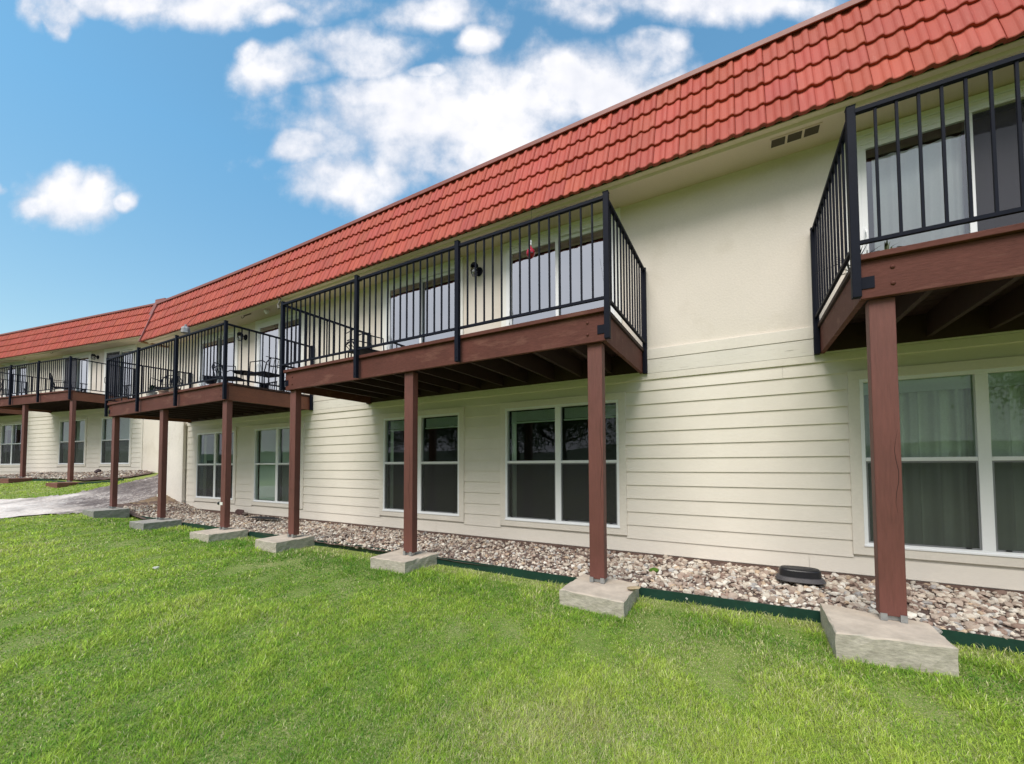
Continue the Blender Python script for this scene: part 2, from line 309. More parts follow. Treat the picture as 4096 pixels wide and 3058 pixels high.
# ================================================================ ground heights
CP = [(-2,1,-1.22),(2,1,-1.22),(5,0,-1.22),(0,-5,-1.24),(8,-4,-1.25),(12,0,-1.22),(-6,-3,-1.22),(-14,-6,-1.2),(-7,3,-1.2),(-4,4.5,-1.21),(0,3,-1.22),(2.5,2,-1.22),(6,1,-1.2),(-12,3,-1.18),(-18,2,-1.15),(-26,0,-1.1),
 (-5.2,6.1,-1.22),(-7.2,7.2,-1.20),(-9.25,8.3,-1.09),(-10.85,8.08,-1.08),(-9.96,8.78,-1.04),(-9.6,9.45,-1.05),(-13.5,10.04,-.86),(-12.15,10.2,-.80),(-12.0,11.3,-.58),(-12.0,12.48,-.40),(-12.4,13.0,-.26),(-11.6,12.9,-.24),(-10.5,12.0,-.5),
 (-10.0,10.95,-.80),(-9.4,10.6,-.96),(-15.5,11.5,-.63),(-13.4,11.3,-.71),(-16.2,12.6,-.52),(-13.7,11.9,-.61),(-20,13,-.55),(-24,14.5,-.5),(-19,9.5,-.9),(-26,10,-.8),(-17,14.2,-.36),(-13.3,13.1,-.27),(-22,15.6,-.3),(-15,8,-1.0),(-22,5,-1.05)]
for s in (-6,-4,-2,0,2,4,6,8,10):
    for t in (-1.28, 0): p = PB(s, t); CP.append((p.x, p.y, -1.215))
CPa = np.array(CP)
def tps_phi(r2): return .5*r2*np.log(r2+1e-9)
def tps_fit():
    n = len(CPa); D2 = ((CPa[:, None, :2]-CPa[None, :, :2])**2).sum(-1); K = tps_phi(D2)+np.eye(n)*.3; P = np.c_[np.ones(n), CPa[:, :2]]
    A = np.block([[K, P], [P.T, np.zeros((3, 3))]]); return np.linalg.solve(A, np.r_[CPa[:, 2], 0, 0, 0])
TW = tps_fit()
def G(x, y):
    x = np.atleast_1d(np.asarray(x, float)); y = np.atleast_1d(np.asarray(y, float)); out = np.empty(len(x))
    for i in range(0, len(x), 20000):
        xs, ys = x[i:i+20000], y[i:i+20000]; D2 = (xs[:, None]-CPa[:, 0])**2+(ys[:, None]-CPa[:, 1])**2
        g = tps_phi(D2)@TW[:-3]+TW[-3]+TW[-2]*xs+TW[-1]*ys
        r = np.sqrt((xs+6)**2+(ys-4)**2); k = np.clip((r-16)/10, 0, 1); k = k*k*(3-2*k)
        out[i:i+20000] = np.clip(g, -1.3, -.15)*(1-k)-1.15*k
    return out
def g1(x, y): return float(G(x, y)[0])
def sheet(name, x0, x1, y0, y1, step, m, dz=0., rough=0., seed=0):
    nx = int((x1-x0)/step)+1; ny = int((y1-y0)/step)+1; xs = np.linspace(x0, x1, nx); ys = np.linspace(y0, y1, ny); XX, YY = np.meshgrid(xs, ys)
    V = np.c_[XX.ravel(), YY.ravel(), G(XX.ravel(), YY.ravel())+dz]
    if rough: V[:, 2] += np.random.default_rng(seed).normal(0, rough, len(V))
    i = np.arange(nx-1)[None, :]+np.arange(ny-1)[:, None]*nx; i = i.ravel(); Q = np.c_[i, i+1, i+1+nx, i+nx]
    return np_obj(name, V, Q, m, smooth=True)
def strip(name, A, B, nu, nv, m, dz, rough=0., seed=1, edge=0.):
    """ruled sheet between two polylines, draped on the ground"""
    def res(Pl, n):
        Pl = np.array(Pl, float); d = np.r_[0, np.cumsum(np.hypot(*np.diff(Pl, axis=0).T))]; u = np.linspace(0, d[-1], n); return np.c_[np.interp(u, d, Pl[:, 0]), np.interp(u, d, Pl[:, 1])]
    a, b = res(A, nu), res(B, nu); rg = np.random.default_rng(seed)
    if edge:
        def jit(n):
            j = rg.normal(0, 1, n); j = np.convolve(j, np.ones(3)/3, 'same'); return j[:, None]*edge
        dirv = (b-a)/np.linalg.norm(b-a, axis=1)[:, None]; a = a+dirv*jit(nu); b = b+dirv*jit(nu)
    v = np.linspace(0, 1, nv)[None, :, None]; Pn = a[:, None]*(1-v)+b[:, None]*v; Pn = Pn.reshape(-1, 2)
    V = np.c_[Pn, G(Pn[:, 0], Pn[:, 1])+dz]
    if rough: V[:, 2] += rg.normal(0, rough, len(V))
    i = (np.arange(nu-1)[:, None]*nv+np.arange(nv-1)[None, :]).ravel(); Q = np.c_[i, i+nv, i+nv+1, i+1]
    return np_obj(name, V, Q, m, smooth=True)
def ramp_mat(name, stops, scale, rough=.95, bump=.5, bs=60, stretch=None, pos=None):
    m = bpy.data.materials.new(name); m.use_nodes = True; t = m.node_tree; b = t.nodes['Principled BSDF']
    tcn = nd('ShaderNodeTexCoord', t); mp_ = nd('ShaderNodeMapping', t); t.links.new(tcn.outputs['Object'], mp_.inputs[0])
    if stretch: mp_.inputs['Scale'].default_value = stretch[0]; mp_.inputs['Rotation'].default_value = (0, 0, stretch[1])
    n1 = noise(scale, 6, .65, mp_.outputs[0], t); n2 = noise(bs, 6, .75, mp_.outputs[0], t)
    r = nd('ShaderNodeValToRGB', t); t.links.new(mth('MULTIPLY_ADD', n2, .55, mth('MULTIPLY', n1, .45, tree=t), tree=t), r.inputs[0])
    els = r.color_ramp.elements
    while len(els) < len(stops): els.new(.5)
    for e_, (p_, c_) in zip(els, stops): e_.position = p_; e_.color = (*c_, 1)
    t.links.new(r.outputs[0], b.inputs['Base Color']); b.inputs['Roughness'].default_value = rough
    bn = nd('ShaderNodeBump', t); bn.inputs['Strength'].default_value = bump; bn.inputs['Distance'].default_value = .02; t.links.new(n2, bn.inputs['Height']); t.links.new(bn.outputs[0], b.inputs['Normal'])
    return m
M_TURF = ramp_mat('turf_soil', [(.3, (.12, .18, .03)), (.5, (.22, .28, .06)), (.7, (.42, .38, .19))], 1.2, bump=.6)
M_PATH = ramp_mat('crushed_limestone_path', [(.34, (.36, .30, .27)), (.44, (.66, .57, .52)), (.52, (.82, .74, .69)), (.62, (.90, .86, .82))], .8, bump=.8, bs=22)
def path_mix():
    """pale crushed stone that turns into dark rutted gravel where the ramp climbs between the wings"""
    t = M_PATH.node_tree; b = t.nodes['Principled BSDF']; src = b.inputs['Base Color'].links[0].from_socket
    tcn = nd('ShaderNodeTexCoord', t); mp_ = nd('ShaderNodeMapping', t); t.links.new(tcn.outputs['Object'], mp_.inputs[0]); mp_.inputs['Rotation'].default_value = (0, 0, radians(35)); mp_.inputs['Scale'].default_value = (2.4, .8, 1)
    n1 = noise(1.0, 6, .65, mp_.outputs[0], t); n2 = noise(13, 6, .75, mp_.outputs[0], t); r = nd('ShaderNodeValToRGB', t); t.links.new(mth('MULTIPLY_ADD', n2, .55, mth('MULTIPLY', n1, .45, tree=t), tree=t), r.inputs[0])
    els = r.color_ramp.elements
    while len(els) < 4: els.new(.5)
    for e_, (p_, c_) in zip(els, [(.38, (.075, .06, .06)), (.47, (.15, .125, .12)), (.54, (.24, .205, .20)), (.62, (.66, .60, .55))]): e_.position = p_; e_.color = (*c_, 1)
    sp = nd('ShaderNodeSeparateXYZ', t); t.links.new(tcn.outputs['Object'], sp.inputs[0])
    d = mth('ADD', mth('MULTIPLY', sp.outputs[0], .6, tree=t), mth('MULTIPLY', sp.outputs[1], .8, tree=t), tree=t)
    d = mth('ADD', d, mth('MULTIPLY', mth('SUBTRACT', noise(1.3, 5, .6, tcn.outputs['Object'], t), .5, tree=t), 4.0, tree=t), tree=t)
    mr_ = nd('ShaderNodeMapRange', t, interpolation_type='SMOOTHSTEP'); t.links.new(d, mr_.inputs[0]); mr_.inputs[1].default_value = -.2; mr_.inputs[2].default_value = 1.7
    mm = nd('ShaderNodeMix', t, data_type='RGBA'); t.links.new(mr_.outputs[0], mm.inputs[0]); t.links.new(src, mm.inputs[6]); t.links.new(r.outputs[0], mm.inputs[7]); t.links.new(mm.outputs[2], b.inputs['Base Color'])
path_mix()
M_BROWN = ramp_mat('brown_rock_face', [(.35, (.13, .085, .055)), (.55, (.24, .17, .11)), (.7, (.34, .26, .19))], 1.5, bump=1., bs=10)
M_BED = ramp_mat('stone_bed_soil', [(.35, (.07, .045, .038)), (.55, (.15, .10, .085)), (.7, (.26, .19, .16))], 4, bump=.8, bs=40)
lawn = tag(sheet('lawn', -30, 16, -14, 17, .2, M_TURF), kind='structure')
def big_ground():
    V = []; Fc = []
    n = 48; rr = [13, 30, 60, 100, 160, 260, 500, 1200]
    for r in rr:
        for k in range(n):
            a = 2*pi*k/n; x, y = -6+r*cos(a), 2+r*sin(a); z = -1.6
            if y < 20 and r >= 60: z += max(0, (r-40))*.052*(1+.3*sin(a*5)+.22*sin(a*11+1)) if r <= 260 else 14
            V.append((x, y, z))
    for i in range(len(rr)-1):
        for k in range(n): Fc.append((i*n+k, i*n+(k+1) % n, (i+1)*n+(k+1) % n, (i+1)*n+k))
    Fc.append(tuple(range(n)))
    return new_obj('hills', V, Fc, ramp_mat('wooded_hillside', [(.35, (.02, .04, .015)), (.55, (.04, .07, .02)), (.7, (.09, .11, .05))], .05, bs=.4), smooth=True)
tag(big_ground(), kind='structure')
PN = [(-19.5, 1.5), (-13.5, 5.9), (-10.85, 8.08), (-9.96, 8.78), (-9.55, 9.5)]
PF = [(-23, 4.5), (-16.5, 8.3), (-13.5, 10.04), (-12.15, 10.2), (-12.0, 11.3)]
tag(strip('path', PN[:4], PF[:4], 110, 26, M_PATH, .022, .006, edge=.05), kind='structure')
tag(strip('gravel_ramp', [(-10.35, 8.4), (-9.5, 8.95), (-9.2, 9.7), (-9.3, 10.55), (-10.0, 10.95), (-11.0, 12.0), (-10.6, 14)], [(-12.6, 10.15), (-12.15, 10.3), (-12.02, 11.3), (-12.0, 12.2), (-12.0, 12.6), (-12.3, 13.1), (-12.6, 14.6)], 120, 40, M_PATH, .030, .010, edge=.05, seed=4), kind='structure')

# ================================================================ building parts
ZS = [1.02, .889, .724, .553, .387, .221, .056, -.108, -.274, -.442, -.608, -.77, -.94, -1.10]
def siding(parent, s0, s1, holes, wl=True, bottom=-1.10):
    """lap boards; holes = (s0, s1, z0, z1) cut where the windows are trimmed"""
    b = MB(wl); rg = random.Random(3)
    for i in range(len(ZS)-1):
        zt, zb = ZS[i], ZS[i+1]
        cuts = [(h[0], h[1]) for h in holes if h[2] < (zt+zb)/2 < h[3]]
        segs = []; cur = s0
        for a, c in sorted(cuts):
            if a > cur: segs.append((cur, a))
            cur = max(cur, c)
        if cur < s1: segs.append((cur, s1))
        for a, c in segs:
            x = a; short = c-a < 3.0 and c-a > 1.0 and rg.random() < .3
            while x < c-.01:          # butt joints every few metres
                e_ = min(c, x+rg.uniform(2.2, 3.66)) if c-x > 3.0 else (x+(c-x)*rg.uniform(.2, .8) if short and x == a else c)
                if c-e_ < .2: e_ = c
                x1 = e_-(.003 if e_ < c else 0); o1 = -.017; o2 = -.004; j = rg.uniform(-.0012, .0012)
                n = max(1, int((x1-x)/.6)); vs = []; fs = []
                for k in range(n+1):
                    q = x+(x1-x)*k/n; vs += [(q, .0, zb+j), (q, o1, zb+j), (q, o2, zt+.004)]
                for k in range(n):
                    g = 3*k; fs += [(g, g+3, g+4, g+1), (g+1, g+4, g+5, g+2)]
                b.add(vs, fs); x = e_
    return b.build('lap_siding', M_SID, parent)
def wall_sheet(parent, name, s0, s1, z0, z1, t, holes, m, wl=True):
    xs = {s0, s1}; zs = {z0, z1}
    for h in holes: xs |= {h[0], h[1]}; zs |= {h[2], h[3]}
    xs = sorted(x for x in xs if s0 <= x <= s1); zs = sorted(z for z in zs if z0 <= z <= z1); b = MB(wl)
    for i in range(len(xs)-1):
        for j in range(len(zs)-1):
            cx, cz = (xs[i]+xs[i+1])/2, (zs[j]+zs[j+1])/2
            if any(h[0] < cx < h[1] and h[2] < cz < h[3] for h in holes): continue
            n = max(1, int((xs[i+1]-xs[i])/.6)); vs = []; fs = []
            for k in range(n+1): q = xs[i]+(xs[i+1]-xs[i])*k/n; vs += [(q, t, zs[j]), (q, t, zs[j+1])]
            for k in range(n): fs.append((2*k, 2*k+2, 2*k+3, 2*k+1))
            b.add(vs, fs)
    return b.build(name, m, parent)
def ring(b, s0, s1, z0, z1, wd, t0, t1, wb=None):
    wb = wd if wb is None else wb
    b.box(s0, s1, t0, t1, z1-wd, z1); b.box(s0, s1, t0, t1, z0, z0+wb); b.box(s0, s0+wd, t0, t1, z0+wb, z1-wd); b.box(s1-wd, s1, t0, t1, z0+wb, z1-wd)
def slats(b, s0, s1, z0, z1, t, pitch=.032):
    z = z0
    while z < z1-.01: b.add([(s0, t-.006, z), (s1, t-.006, z), (s1, t+.006, z+pitch*.97), (s0, t+.006, z+pitch*.97)], [(0, 1, 2, 3)]); z += pitch
def curtain(b, s0, s1, z0, z1, t, amp=.03, per=.12, seed=0, lean=0.):
    n = int((s1-s0)/.012); rg = random.Random(seed); vs = []; fs = []; ph = 0
    P0 = []
    for i in range(n+1):
        ph += .012/per*2*pi*rg.uniform(.5, 1.5); P0.append(amp*sin(ph)+amp*.35*sin(ph*2.3))
    for i in range(n+1):
        s = s0+(s1-s0)*i/n; vs += [(s+lean, t+P0[i], z0), (s, t+P0[i]*.7, z1)]
    for i in range(n): fs.append((2*i, 2*i+2, 2*i+3, 2*i+1))
    b.add(vs, fs)
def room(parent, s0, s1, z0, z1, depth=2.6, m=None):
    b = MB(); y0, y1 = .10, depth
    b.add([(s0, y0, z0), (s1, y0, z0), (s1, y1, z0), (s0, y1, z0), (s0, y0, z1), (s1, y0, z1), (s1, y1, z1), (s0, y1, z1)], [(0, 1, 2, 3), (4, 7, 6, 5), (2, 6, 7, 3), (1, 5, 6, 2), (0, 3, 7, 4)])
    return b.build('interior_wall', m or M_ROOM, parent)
def window(parent, s0, style, wdt=1.70, zo=0., label=None):
    s1 = s0+wdt; z0, z1, zm = -.82+zo, .81+zo, .02+zo; sm = (s0+s1)/2
    f = MB(True); f.box(s0, s1, -.026, .05, z1-.035, z1); f.box(s0, s1, -.026, .05, z0, z0+.035); f.box(s0, s0+.032, -.026, .05, z0+.035, z1-.035); f.box(s1-.032, s1, -.026, .05, z0+.035, z1-.035)
    f.box(sm-.042, sm+.042, -.022, .05, z0+.035, z1-.035)
    f.box(s0+.032, sm-.042, -.016, .03, zm-.018, zm+.018); f.box(sm+.042, s1-.032, -.016, .03, zm-.018, zm+.018)
    f.box(s0-.004, s1+.004, -.040, -.024, z0-.004, z0+.014)
    win = f.build('window', M_VINYL, parent, bevel=.003)
    if label: tag(win, label)
    t = MB(True); a0, a1, b0, b1 = s0-.09, s1+.09, z0-.085, z1+.088
    t.box(a0, a1, -.030, 0, z1, b1); t.box(a0, a1, -.030, 0, b0, z0); t.box(a0, s0, -.029, 0, z0, z1); t.box(s1, a1, -.029, 0, z0, z1)
    t.build('trim', M_TRIM, win, bevel=.002)
    for k, (x0, x1) in enumerate(((s0+.032, sm-.042), (sm+.042, s1-.032))):
        p = MB(True); p.quad((x0, .018, zm+.018), (x1, .018, zm+.018), (x1, .018, z1-.035), (x0, .018, z1-.035)); p.build('upper_pane', G_WIN, win)
        p = MB(True); p.quad((x0, .004, z0+.035), (x1, .004, z0+.035), (x1, .004, zm-.018), (x0, .004, zm-.018)); p.build('lower_pane', G_WIN, win)
        if not (style == 'blind_open' and k == 0):
            q = MB(True); q.quad((x0, -.010, z0+.035), (x1, -.010, z0+.035), (x1, -.010, zm-.018), (x0, -.010, zm-.018)); sc = q.build('insect_screen', S_SCR, win)
            r = MB(True); ring(r, x0, x1, z0+.036, zm-.019, .014, -.014, -.006); r.build('screen_frame', mat('grey_screen_frame', (.20, .21, .22), .5), win)
            for xx in (x0+.06, x1-.10): r = MB(True); r.box(xx, xx+.035, -.020, -.014, z0+.040, z0+.052); r.build('screen_latch', M_BLK, win)
    bl = MB(True)
    if style in ('blind', 'blind_open'):
        slats(bl, s0+.04, sm-.05, z0+.04, z1-.04, .07, .026); slats(bl, sm+.05, s1-.04, z0+.04, z1-.04, .07, .026); bl.build('blind', M_BLIND, win)
    elif style == 'raised':
        for x0, x1 in ((s0+.06, sm-.06), (sm+.06, s1-.06)): slats(bl, x0, x1, z1-.19, z1-.05, .08, .016); bl.box(x0, x1, .06, .10, z1-.22, z1-.20)
        bl.build('blind', M_BLIND, win)
        c = MB(True); curtain(c, s0+.03, s0+.13, z0, z1-.04, .10, .02, .06, 1); c.build('curtain', M_CURTG, win)
    elif style == 'curtain':
        c = MB(True); curtain(c, s0+.03, s1-.03, z0, z1-.10, .11, .045, .15, 5); c.build('curtain', M_CURTG, win, smooth=True)
        bl.box(s0+.04, s1-.04, .055, .075, z1-.15, z1-.02); bl.build('blind', M_BLIND, win)
    elif style == 'half':
        slats(bl, s0+.20, sm-.05, zm+.1, z1-.04, .09, .026); slats(bl, sm+.12, s1-.04, zm+.02, z1-.04, .09, .026); bl.build('blind', mat('green_tinted_blind', (.24, .36, .28), .6), win)
        c = MB(True); curtain(c, s0+.04, s0+.17, z0, z1-.04, .11, .02, .06, 8); c.build('curtain', M_CURTG, win)
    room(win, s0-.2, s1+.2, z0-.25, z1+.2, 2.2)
    return win
def sliding_door(parent, s0, style, wdt=1.64, zo=0., white=True, label=None):
    s1 = s0+wdt; z0, z1 = 1.405+zo, 3.20+zo; sm = (s0+s1)/2; mf = M_VINYL if white else M_WHITE2
    f = MB(True); f.box(s0, s1, -.03, .06, z1-.055, z1); f.box(s0, s1, -.03, .06, z0, z0+.035); f.box(s0, s0+.05, -.03, .06, z0+.035, z1-.055); f.box(s1-.05, s1, -.03, .06, z0+.035, z1-.055)
    f.box(s0+.01, s1-.01, -.036, -.028, z1-.033, z1-.025)
    d = f.build('sliding_door', mf, parent, bevel=.003)
    if label: tag(d, label)
    t = MB(True); t.box(s0-.088, s1+.088, -.03, 0, z1, 3.292+zo); t.box(s0-.088, s0, -.029, 0, z0, z1); t.box(s1, s1+.088, -.029, 0, z0, z1); t.build('trim', M_WHITE2, d, bevel=.002)
    t = MB(True); t.box(s0-.05, s1+.05, -.042, -.031, z1+.028, z1+.042); t.build('drip_strip', mf, d)
    for k, (x0, x1, tt) in enumerate(((s0+.05, sm+.028, -.012), (sm-.028, s1-.05, .022))):
        p = MB(True); ring(p, x0, x1, z0+.035, z1-.055, .045, tt-.012, tt+.016); pf = p.build('door_leaf', (mf if not (style == 'screen' and k == 1) else M_DARKFR), d, bevel=.002)
        g = MB(True); g.quad((x0+.045, tt, z0+.08), (x1-.045, tt, z0+.08), (x1-.045, tt, z1-.10), (x0+.045, tt, z1-.10))
        if (style == 'screen' and k == 1) or (style == 'dscreen' and k == 0):
            g.build('pane', G_DOOR, d); h = MB(True); h.quad((x0+.02, tt-.02, z0+.05), (x1-.02, tt-.02, z0+.05), (x1-.02, tt-.02, z1-.07), (x0+.02, tt-.02, z1-.07)); h.build('door_screen', S_DOORSCR, d)
        else: g.build('pane', G_DOORC if style == 'screen' else G_DOOR, d)
    hd = MB(True); hx = s0+.072; hd.tube([(hx, -.03, z0+.62), (hx, -.062, z0+.66), (hx, -.066, z0+.75), (hx, -.062, z0+.84), (hx, -.03, z0+.88)], .008, 6); hd.box(hx-.014, hx+.014, -.032, -.024, z0+.60, z0+.90)
    hd.build('handle', mf if white else M_DARKFR, d)
    if style == 'screen':
        c = MB(True); curtain(c, s0+.16, sm+.0, z0+.05, z1-.17, .065, .018, .2, 3, .0); c.build('curtain', M_CURT, d, smooth=True)
        c = MB(True); c.box(sm+.02, s1-.02, .10, .12, z0+.03, z1-.05); c.build('shade', M_DOORGREY, d)
    if style == 'dscreen':
        c = MB(True); c.box(s0+.06, s1-.06, .10, .12, z0+.03, z1-.05); c.build('shade', mat('grey_roller_shade', (.22, .24, .28), .8), d)
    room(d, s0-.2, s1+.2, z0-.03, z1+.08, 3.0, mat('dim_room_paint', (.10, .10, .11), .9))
    return d
# ---- roof of S-tiles on a steep mansard
def wave(x):
    x = x % .135; K = [(0, .004), (.016, 0), (.052, .0005), (.066, .005), (.079, .014), (.092, .020), (.106, .0225), (.120, .020), (.129, .010), (.135, .004)]
    for (a, b), (c, d_) in zip(K, K[1:]):
        if a <= x <= c: return b+(d_-b)*(x-a)/(c-a)
    return .004
XS = [0., .003, .012, .035, .055, .068, .078, .088, .100, .110, .120, .128, .134, .150, .172, .190, .203, .213, .223, .235, .245, .255, .263, .267, .270]
def tile_roof(parent, s0, s1, wl=True, zo=0., seed=1):
    rg = random.Random(seed); E = Vector((0, -.52, 3.30+zo)); u = Vector((0, .2826, .9592)); nn = Vector((0, -.9592, .2826)); V = []; Q = []; C = []
    nt_ = int(round((s1-s0)/.27)); ex = .29
    for c in range(4):
        for i in range(nt_):
            x0 = s0+i*.27; du = rg.uniform(-.004, .004); dn = rg.uniform(-.002, .003); tl = rg.uniform(-.003, .003)
            k = rg.uniform(.89, 1.08); base = np.array((.42, .080, .051))*k*np.array((1, rg.uniform(.93, 1.1), rg.uniform(.93, 1.12))); b0 = len(V)
            rows = [(-.012, .006, 1), (-.014, .042, 1), (-.006, .046, 1), (ex*.5, .034, 1), (ex+.03, .014, 1)]
            for j, x in enumerate(XS):
                w_ = wave(x) if 0 < x < .27 else -.008
                for a, h, m_ in rows:
                    P = E+u*(c*ex+a+du+tl*(j/24-.5))+nn*(h+dn+w_); s_, t_ = (warp(x0+x, P.y) if wl else (x0+x, P.y)); V.append((s_, t_, P.z)); C.append(base*(.75 if a == -.012 else 1))  # lower lip row darkened: the shadow below each course is in the colour
            R = len(rows)
            for j in range(len(XS)-1):
                for r in range(R-1): a = b0+j*R+r; Q.append((a, a+R, a+R+1, a+1))
    o = np_obj('tiled_roof', np.array(V), np.array(Q), M_TILE, cols=np.array(C), parent=parent, smooth=False)
    return o
def roof_set(parent, s0, s1, wl, zo, seed, left_rake):
    tag(tile_roof(parent, s0, s1, wl, zo, seed))
    b = MB(wl); n = int((s1-s0)/.6)
    b.box(s0-.01, s1, -.262, -.05, 4.432+zo, 4.452+zo, .6); b.box(s0-.01, s1, -.268, -.252, 4.395+zo, 4.454+zo, .6)
    b.build('ridge_coping', M_CAP, parent, bevel=.004)
    b = MB(wl)   # dark sheet added under the tiles to stop light, and flat roof deck
    for i in range(n):
        a, c = s0+(s1-s0)*i/n, s0+(s1-s0)*(i+1)/n
        b.quad((a, -.515, 3.30+zo), (c, -.515, 3.30+zo), (c, -.19, 4.43+zo), (a, -.19, 4.43+zo)); b.quad((a, -.19, 4.43+zo), (c, -.19, 4.43+zo), (c, 5, 4.43+zo), (a, 5, 4.43+zo))
    b.build('light_stop_roof_deck', mat('dark_light_stop', (.05, .04, .04), .9), parent)
    b = MB(wl); n = int((s1-s0)/.6)   # soffit, cove strip and fascia
    prof = [(0.002, 3.300), (-.385, 3.300), (-.395, 3.268), (-.43, 3.268), (-.445, 3.296), (-.50, 3.302), (-.515, 3.335)]
    for i in range(n):
        a, c = s0+(s1-s0)*i/n, s0+(s1-s0)*(i+1)/n
        for (t0, z0), (t1, z1) in zip(prof, prof[1:]): b.quad((a, t1, z1+zo), (c, t1, z1+zo), (c, t0, z0+zo), (a, t0, z0+zo))
    b.build('soffit', M_SOF, parent)
    if left_rake:
        b = MB(wl); b.add([(s0-.004, 0.3, 3.27+zo), (s0-.004, -.54, 3.29+zo), (s0-.004, -.19, 4.46+zo), (s0-.004, .3, 4.46+zo)], [(0, 1, 2, 3)]); b.build('gable_side', M_SOF, parent)
        b = MB(wl); b.add([(s0-.03, -.60, 3.285+zo), (s0-.03, -.24, 4.48+zo), (s0+.03, -.245, 4.48+zo), (s0+.03, -.605, 3.285+zo), (s0-.03, -.50, 3.27+zo), (s0-.03, -.14, 4.46+zo), (s0+.03, -.14, 4.46+zo), (s0+.03, -.50, 3.27+zo)],
            [(0, 3, 2, 1), (0, 1, 5, 4), (3, 7, 6, 2), (0, 4, 7, 3), (1, 2, 6, 5)]); b.build('rake_cap', M_CAP, parent)
        b = MB(wl); b.box(s0-.02, s0+.05, -.55, 0, 3.262+zo, 3.298+zo); b.build('rake_soffit_board', mat('rusty_board', (.35, .20, .10), .7), parent)
def lights_vent(parent, s, t, zo=0.):
    pass

# ---- main wing
main = empty('apartment_building', (OB.x, OB.y, 0), AB, label='long two storey cream apartment building with red tile roof and five brown decks of which it carries three nearest', cat='building')
main['label'] = 'near long cream apartment wing under a red tile mansard roof'
MOD = 6.66
wins = [(.35-MOD, 'half'), (2.90-MOD, 'blind_open'), (.35, 'raised'), (2.90, 'raised'), (.35+MOD, 'curtain'), (2.90+MOD, 'curtain')]
wholes = [(a-.085, a+1.785, -.905, .90) for a, _ in wins]
siding(main, -6.82, 13, wholes)
wall_sheet(main, 'sheathing', -8.0, 13, -1.16, 1.42, .002, [(a+.02, a+1.68, -.80, .79) for a, _ in wins], M_TRIM)
for a, st_ in wins: window(main, a, st_)
doors = [(.39-MOD, 'plain'), (2.93-MOD, 'plain'), (.39, 'plain'), (2.93, 'plain'), (.37+MOD, 'screen'), (2.93+MOD, 'plain')]
wall_sheet(main, 'stucco_wall', -8.0, 13, 1.39, 3.32, 0, [(a+.02, a+1.62, 1.40, 3.18) for a, _ in doors], M_STU)
for a, st_ in doors: sliding_door(main, a, st_)
b = MB(True)
for z0, z1, o_ in ((1.272, 1.395, .030), (1.022, 1.098, .022)): b.box(-6.84, 13, -o_, 0, z0, z1, .6)
b.build('belt_board', M_TRIM, main, bevel=.002)
b = MB(True); b.box(-6.84, 13, -.024, 0, 1.10, 1.268, .6); b.build('peeling_board', M_PEEL, main)
b = MB(True); b.box(-6.9, 13, -.012, .0, -1.17, -1.112, .6); b.build('foundation_strip', mat('rusty_sill', (.16, .10, .08), .8, .3, 6), main)
b = MB(True)
for s0_, s1_ in ((-7.98, -6.95),): b.box(s0_, s1_, -.06, 0, -1.3, 1.38, .4)
b.build('end_pier', M_STU2, main, bevel=.01)
b = MB(True); b.box(-8.0, -7.98, 0, 3, -1.3, 3.3); b.build('end_wall', M_STU2, main)
roof_set(main, -8.05, 13.0, True, 0, 1, True)
b = MB(True); ring(b, 6.30, 6.72, -.30, -.12, .001, 0, .001)
vb = MB(True)   # soffit vent: frame with three dark louvres
vb.box(6.30, 6.74, -.335, -.20, 3.292, 3.299); vent = vb.build('soffit_vent', M_SOF, main)
for k in range(3): v2 = MB(True); v2.box(6.315+k*.142, 6.435+k*.142, -.320, -.215, 3.288, 3.2925); v2.build('louvre', mat('vent_mesh', (.10, .08, .06), .8), vent)
vb = MB(True); vb.box(-.28, .02, -.34, -.24, 3.290, 3.299); vb.build('soffit_vent', mat('vent_mesh', (.10, .08, .06), .8), main)
# downspout in two bends against the end of the siding
b = MB(True); b.box(-6.945, -6.87, -.085, -.02, -1.0, 1.10)
b.add([(-6.945, -.085, -1.0), (-6.87, -.085, -1.0), (-6.87, -.02, -1.0), (-6.945, -.02, -1.0), (-7.02, -.22, -1.09), (-6.92, -.24, -1.09), (-6.90, -.14, -1.12), (-7.0, -.12, -1.12)], [(0, 1, 5, 4), (1, 2, 6, 5), (2, 3, 7, 6), (3, 0, 4, 7)])
for z_ in (1.03, -.1, -.9): b.box(-6.96, -6.855, -.088, -.01, z_, z_+.03)
b.build('downspout', M_STU2, main)

# ---- far wing
far = empty('apartment_building', (OD.x, OD.y, ZD), AD, label='far cream apartment wing behind the gravel path, its roof joined at the left end', cat='building')
winsD = [(-5.14, 'raised'), (-1.02, 'blindt'), (1.56, 'blindt')]
def siding_D():
    holes = [(a-.085, a+1.685, -.905, .90) for a, _ in winsD]
    global ZS
    siding(far, -9, 3.80, holes, False)
siding_D()
wall_sheet(far, 'sheathing', -9, 3.82, -1.25, 1.42, .002, [(a+.02, a+1.58, -.80, .79) for a, _ in winsD], M_TRIM, False)
_w = warp
def warp(s, t): return (s, t)      # the far wing is straight
for a, st_ in winsD: window(far, a, 'raised' if st_ == 'raised' else 'blind', 1.60)
doorsD = [(-5.0, 'plain'), (-.90, 'dscreen'), (1.66, 'dscreen')]
wall_sheet(far, 'stucco_wall', -9, 6.5, 1.39, 3.32, 0, [(a+.02, a+1.58, 1.40, 3.18) for a, _ in doorsD], M_STU, False)
for a, st_ in doorsD: sliding_door(far, a, st_, 1.60, white=False)
b = MB(); b.box(-9, 3.82, -.030, 0, 1.272, 1.395); b.box(-9, 3.82, -.022, 0, 1.022, 1.098); b.box(-9, 3.82, -.024, 0, 1.10, 1.268); b.box(3.76, 3.84, -.03, 0, -1.2, 1.0); b.build('belt_board', M_TRIM, far)
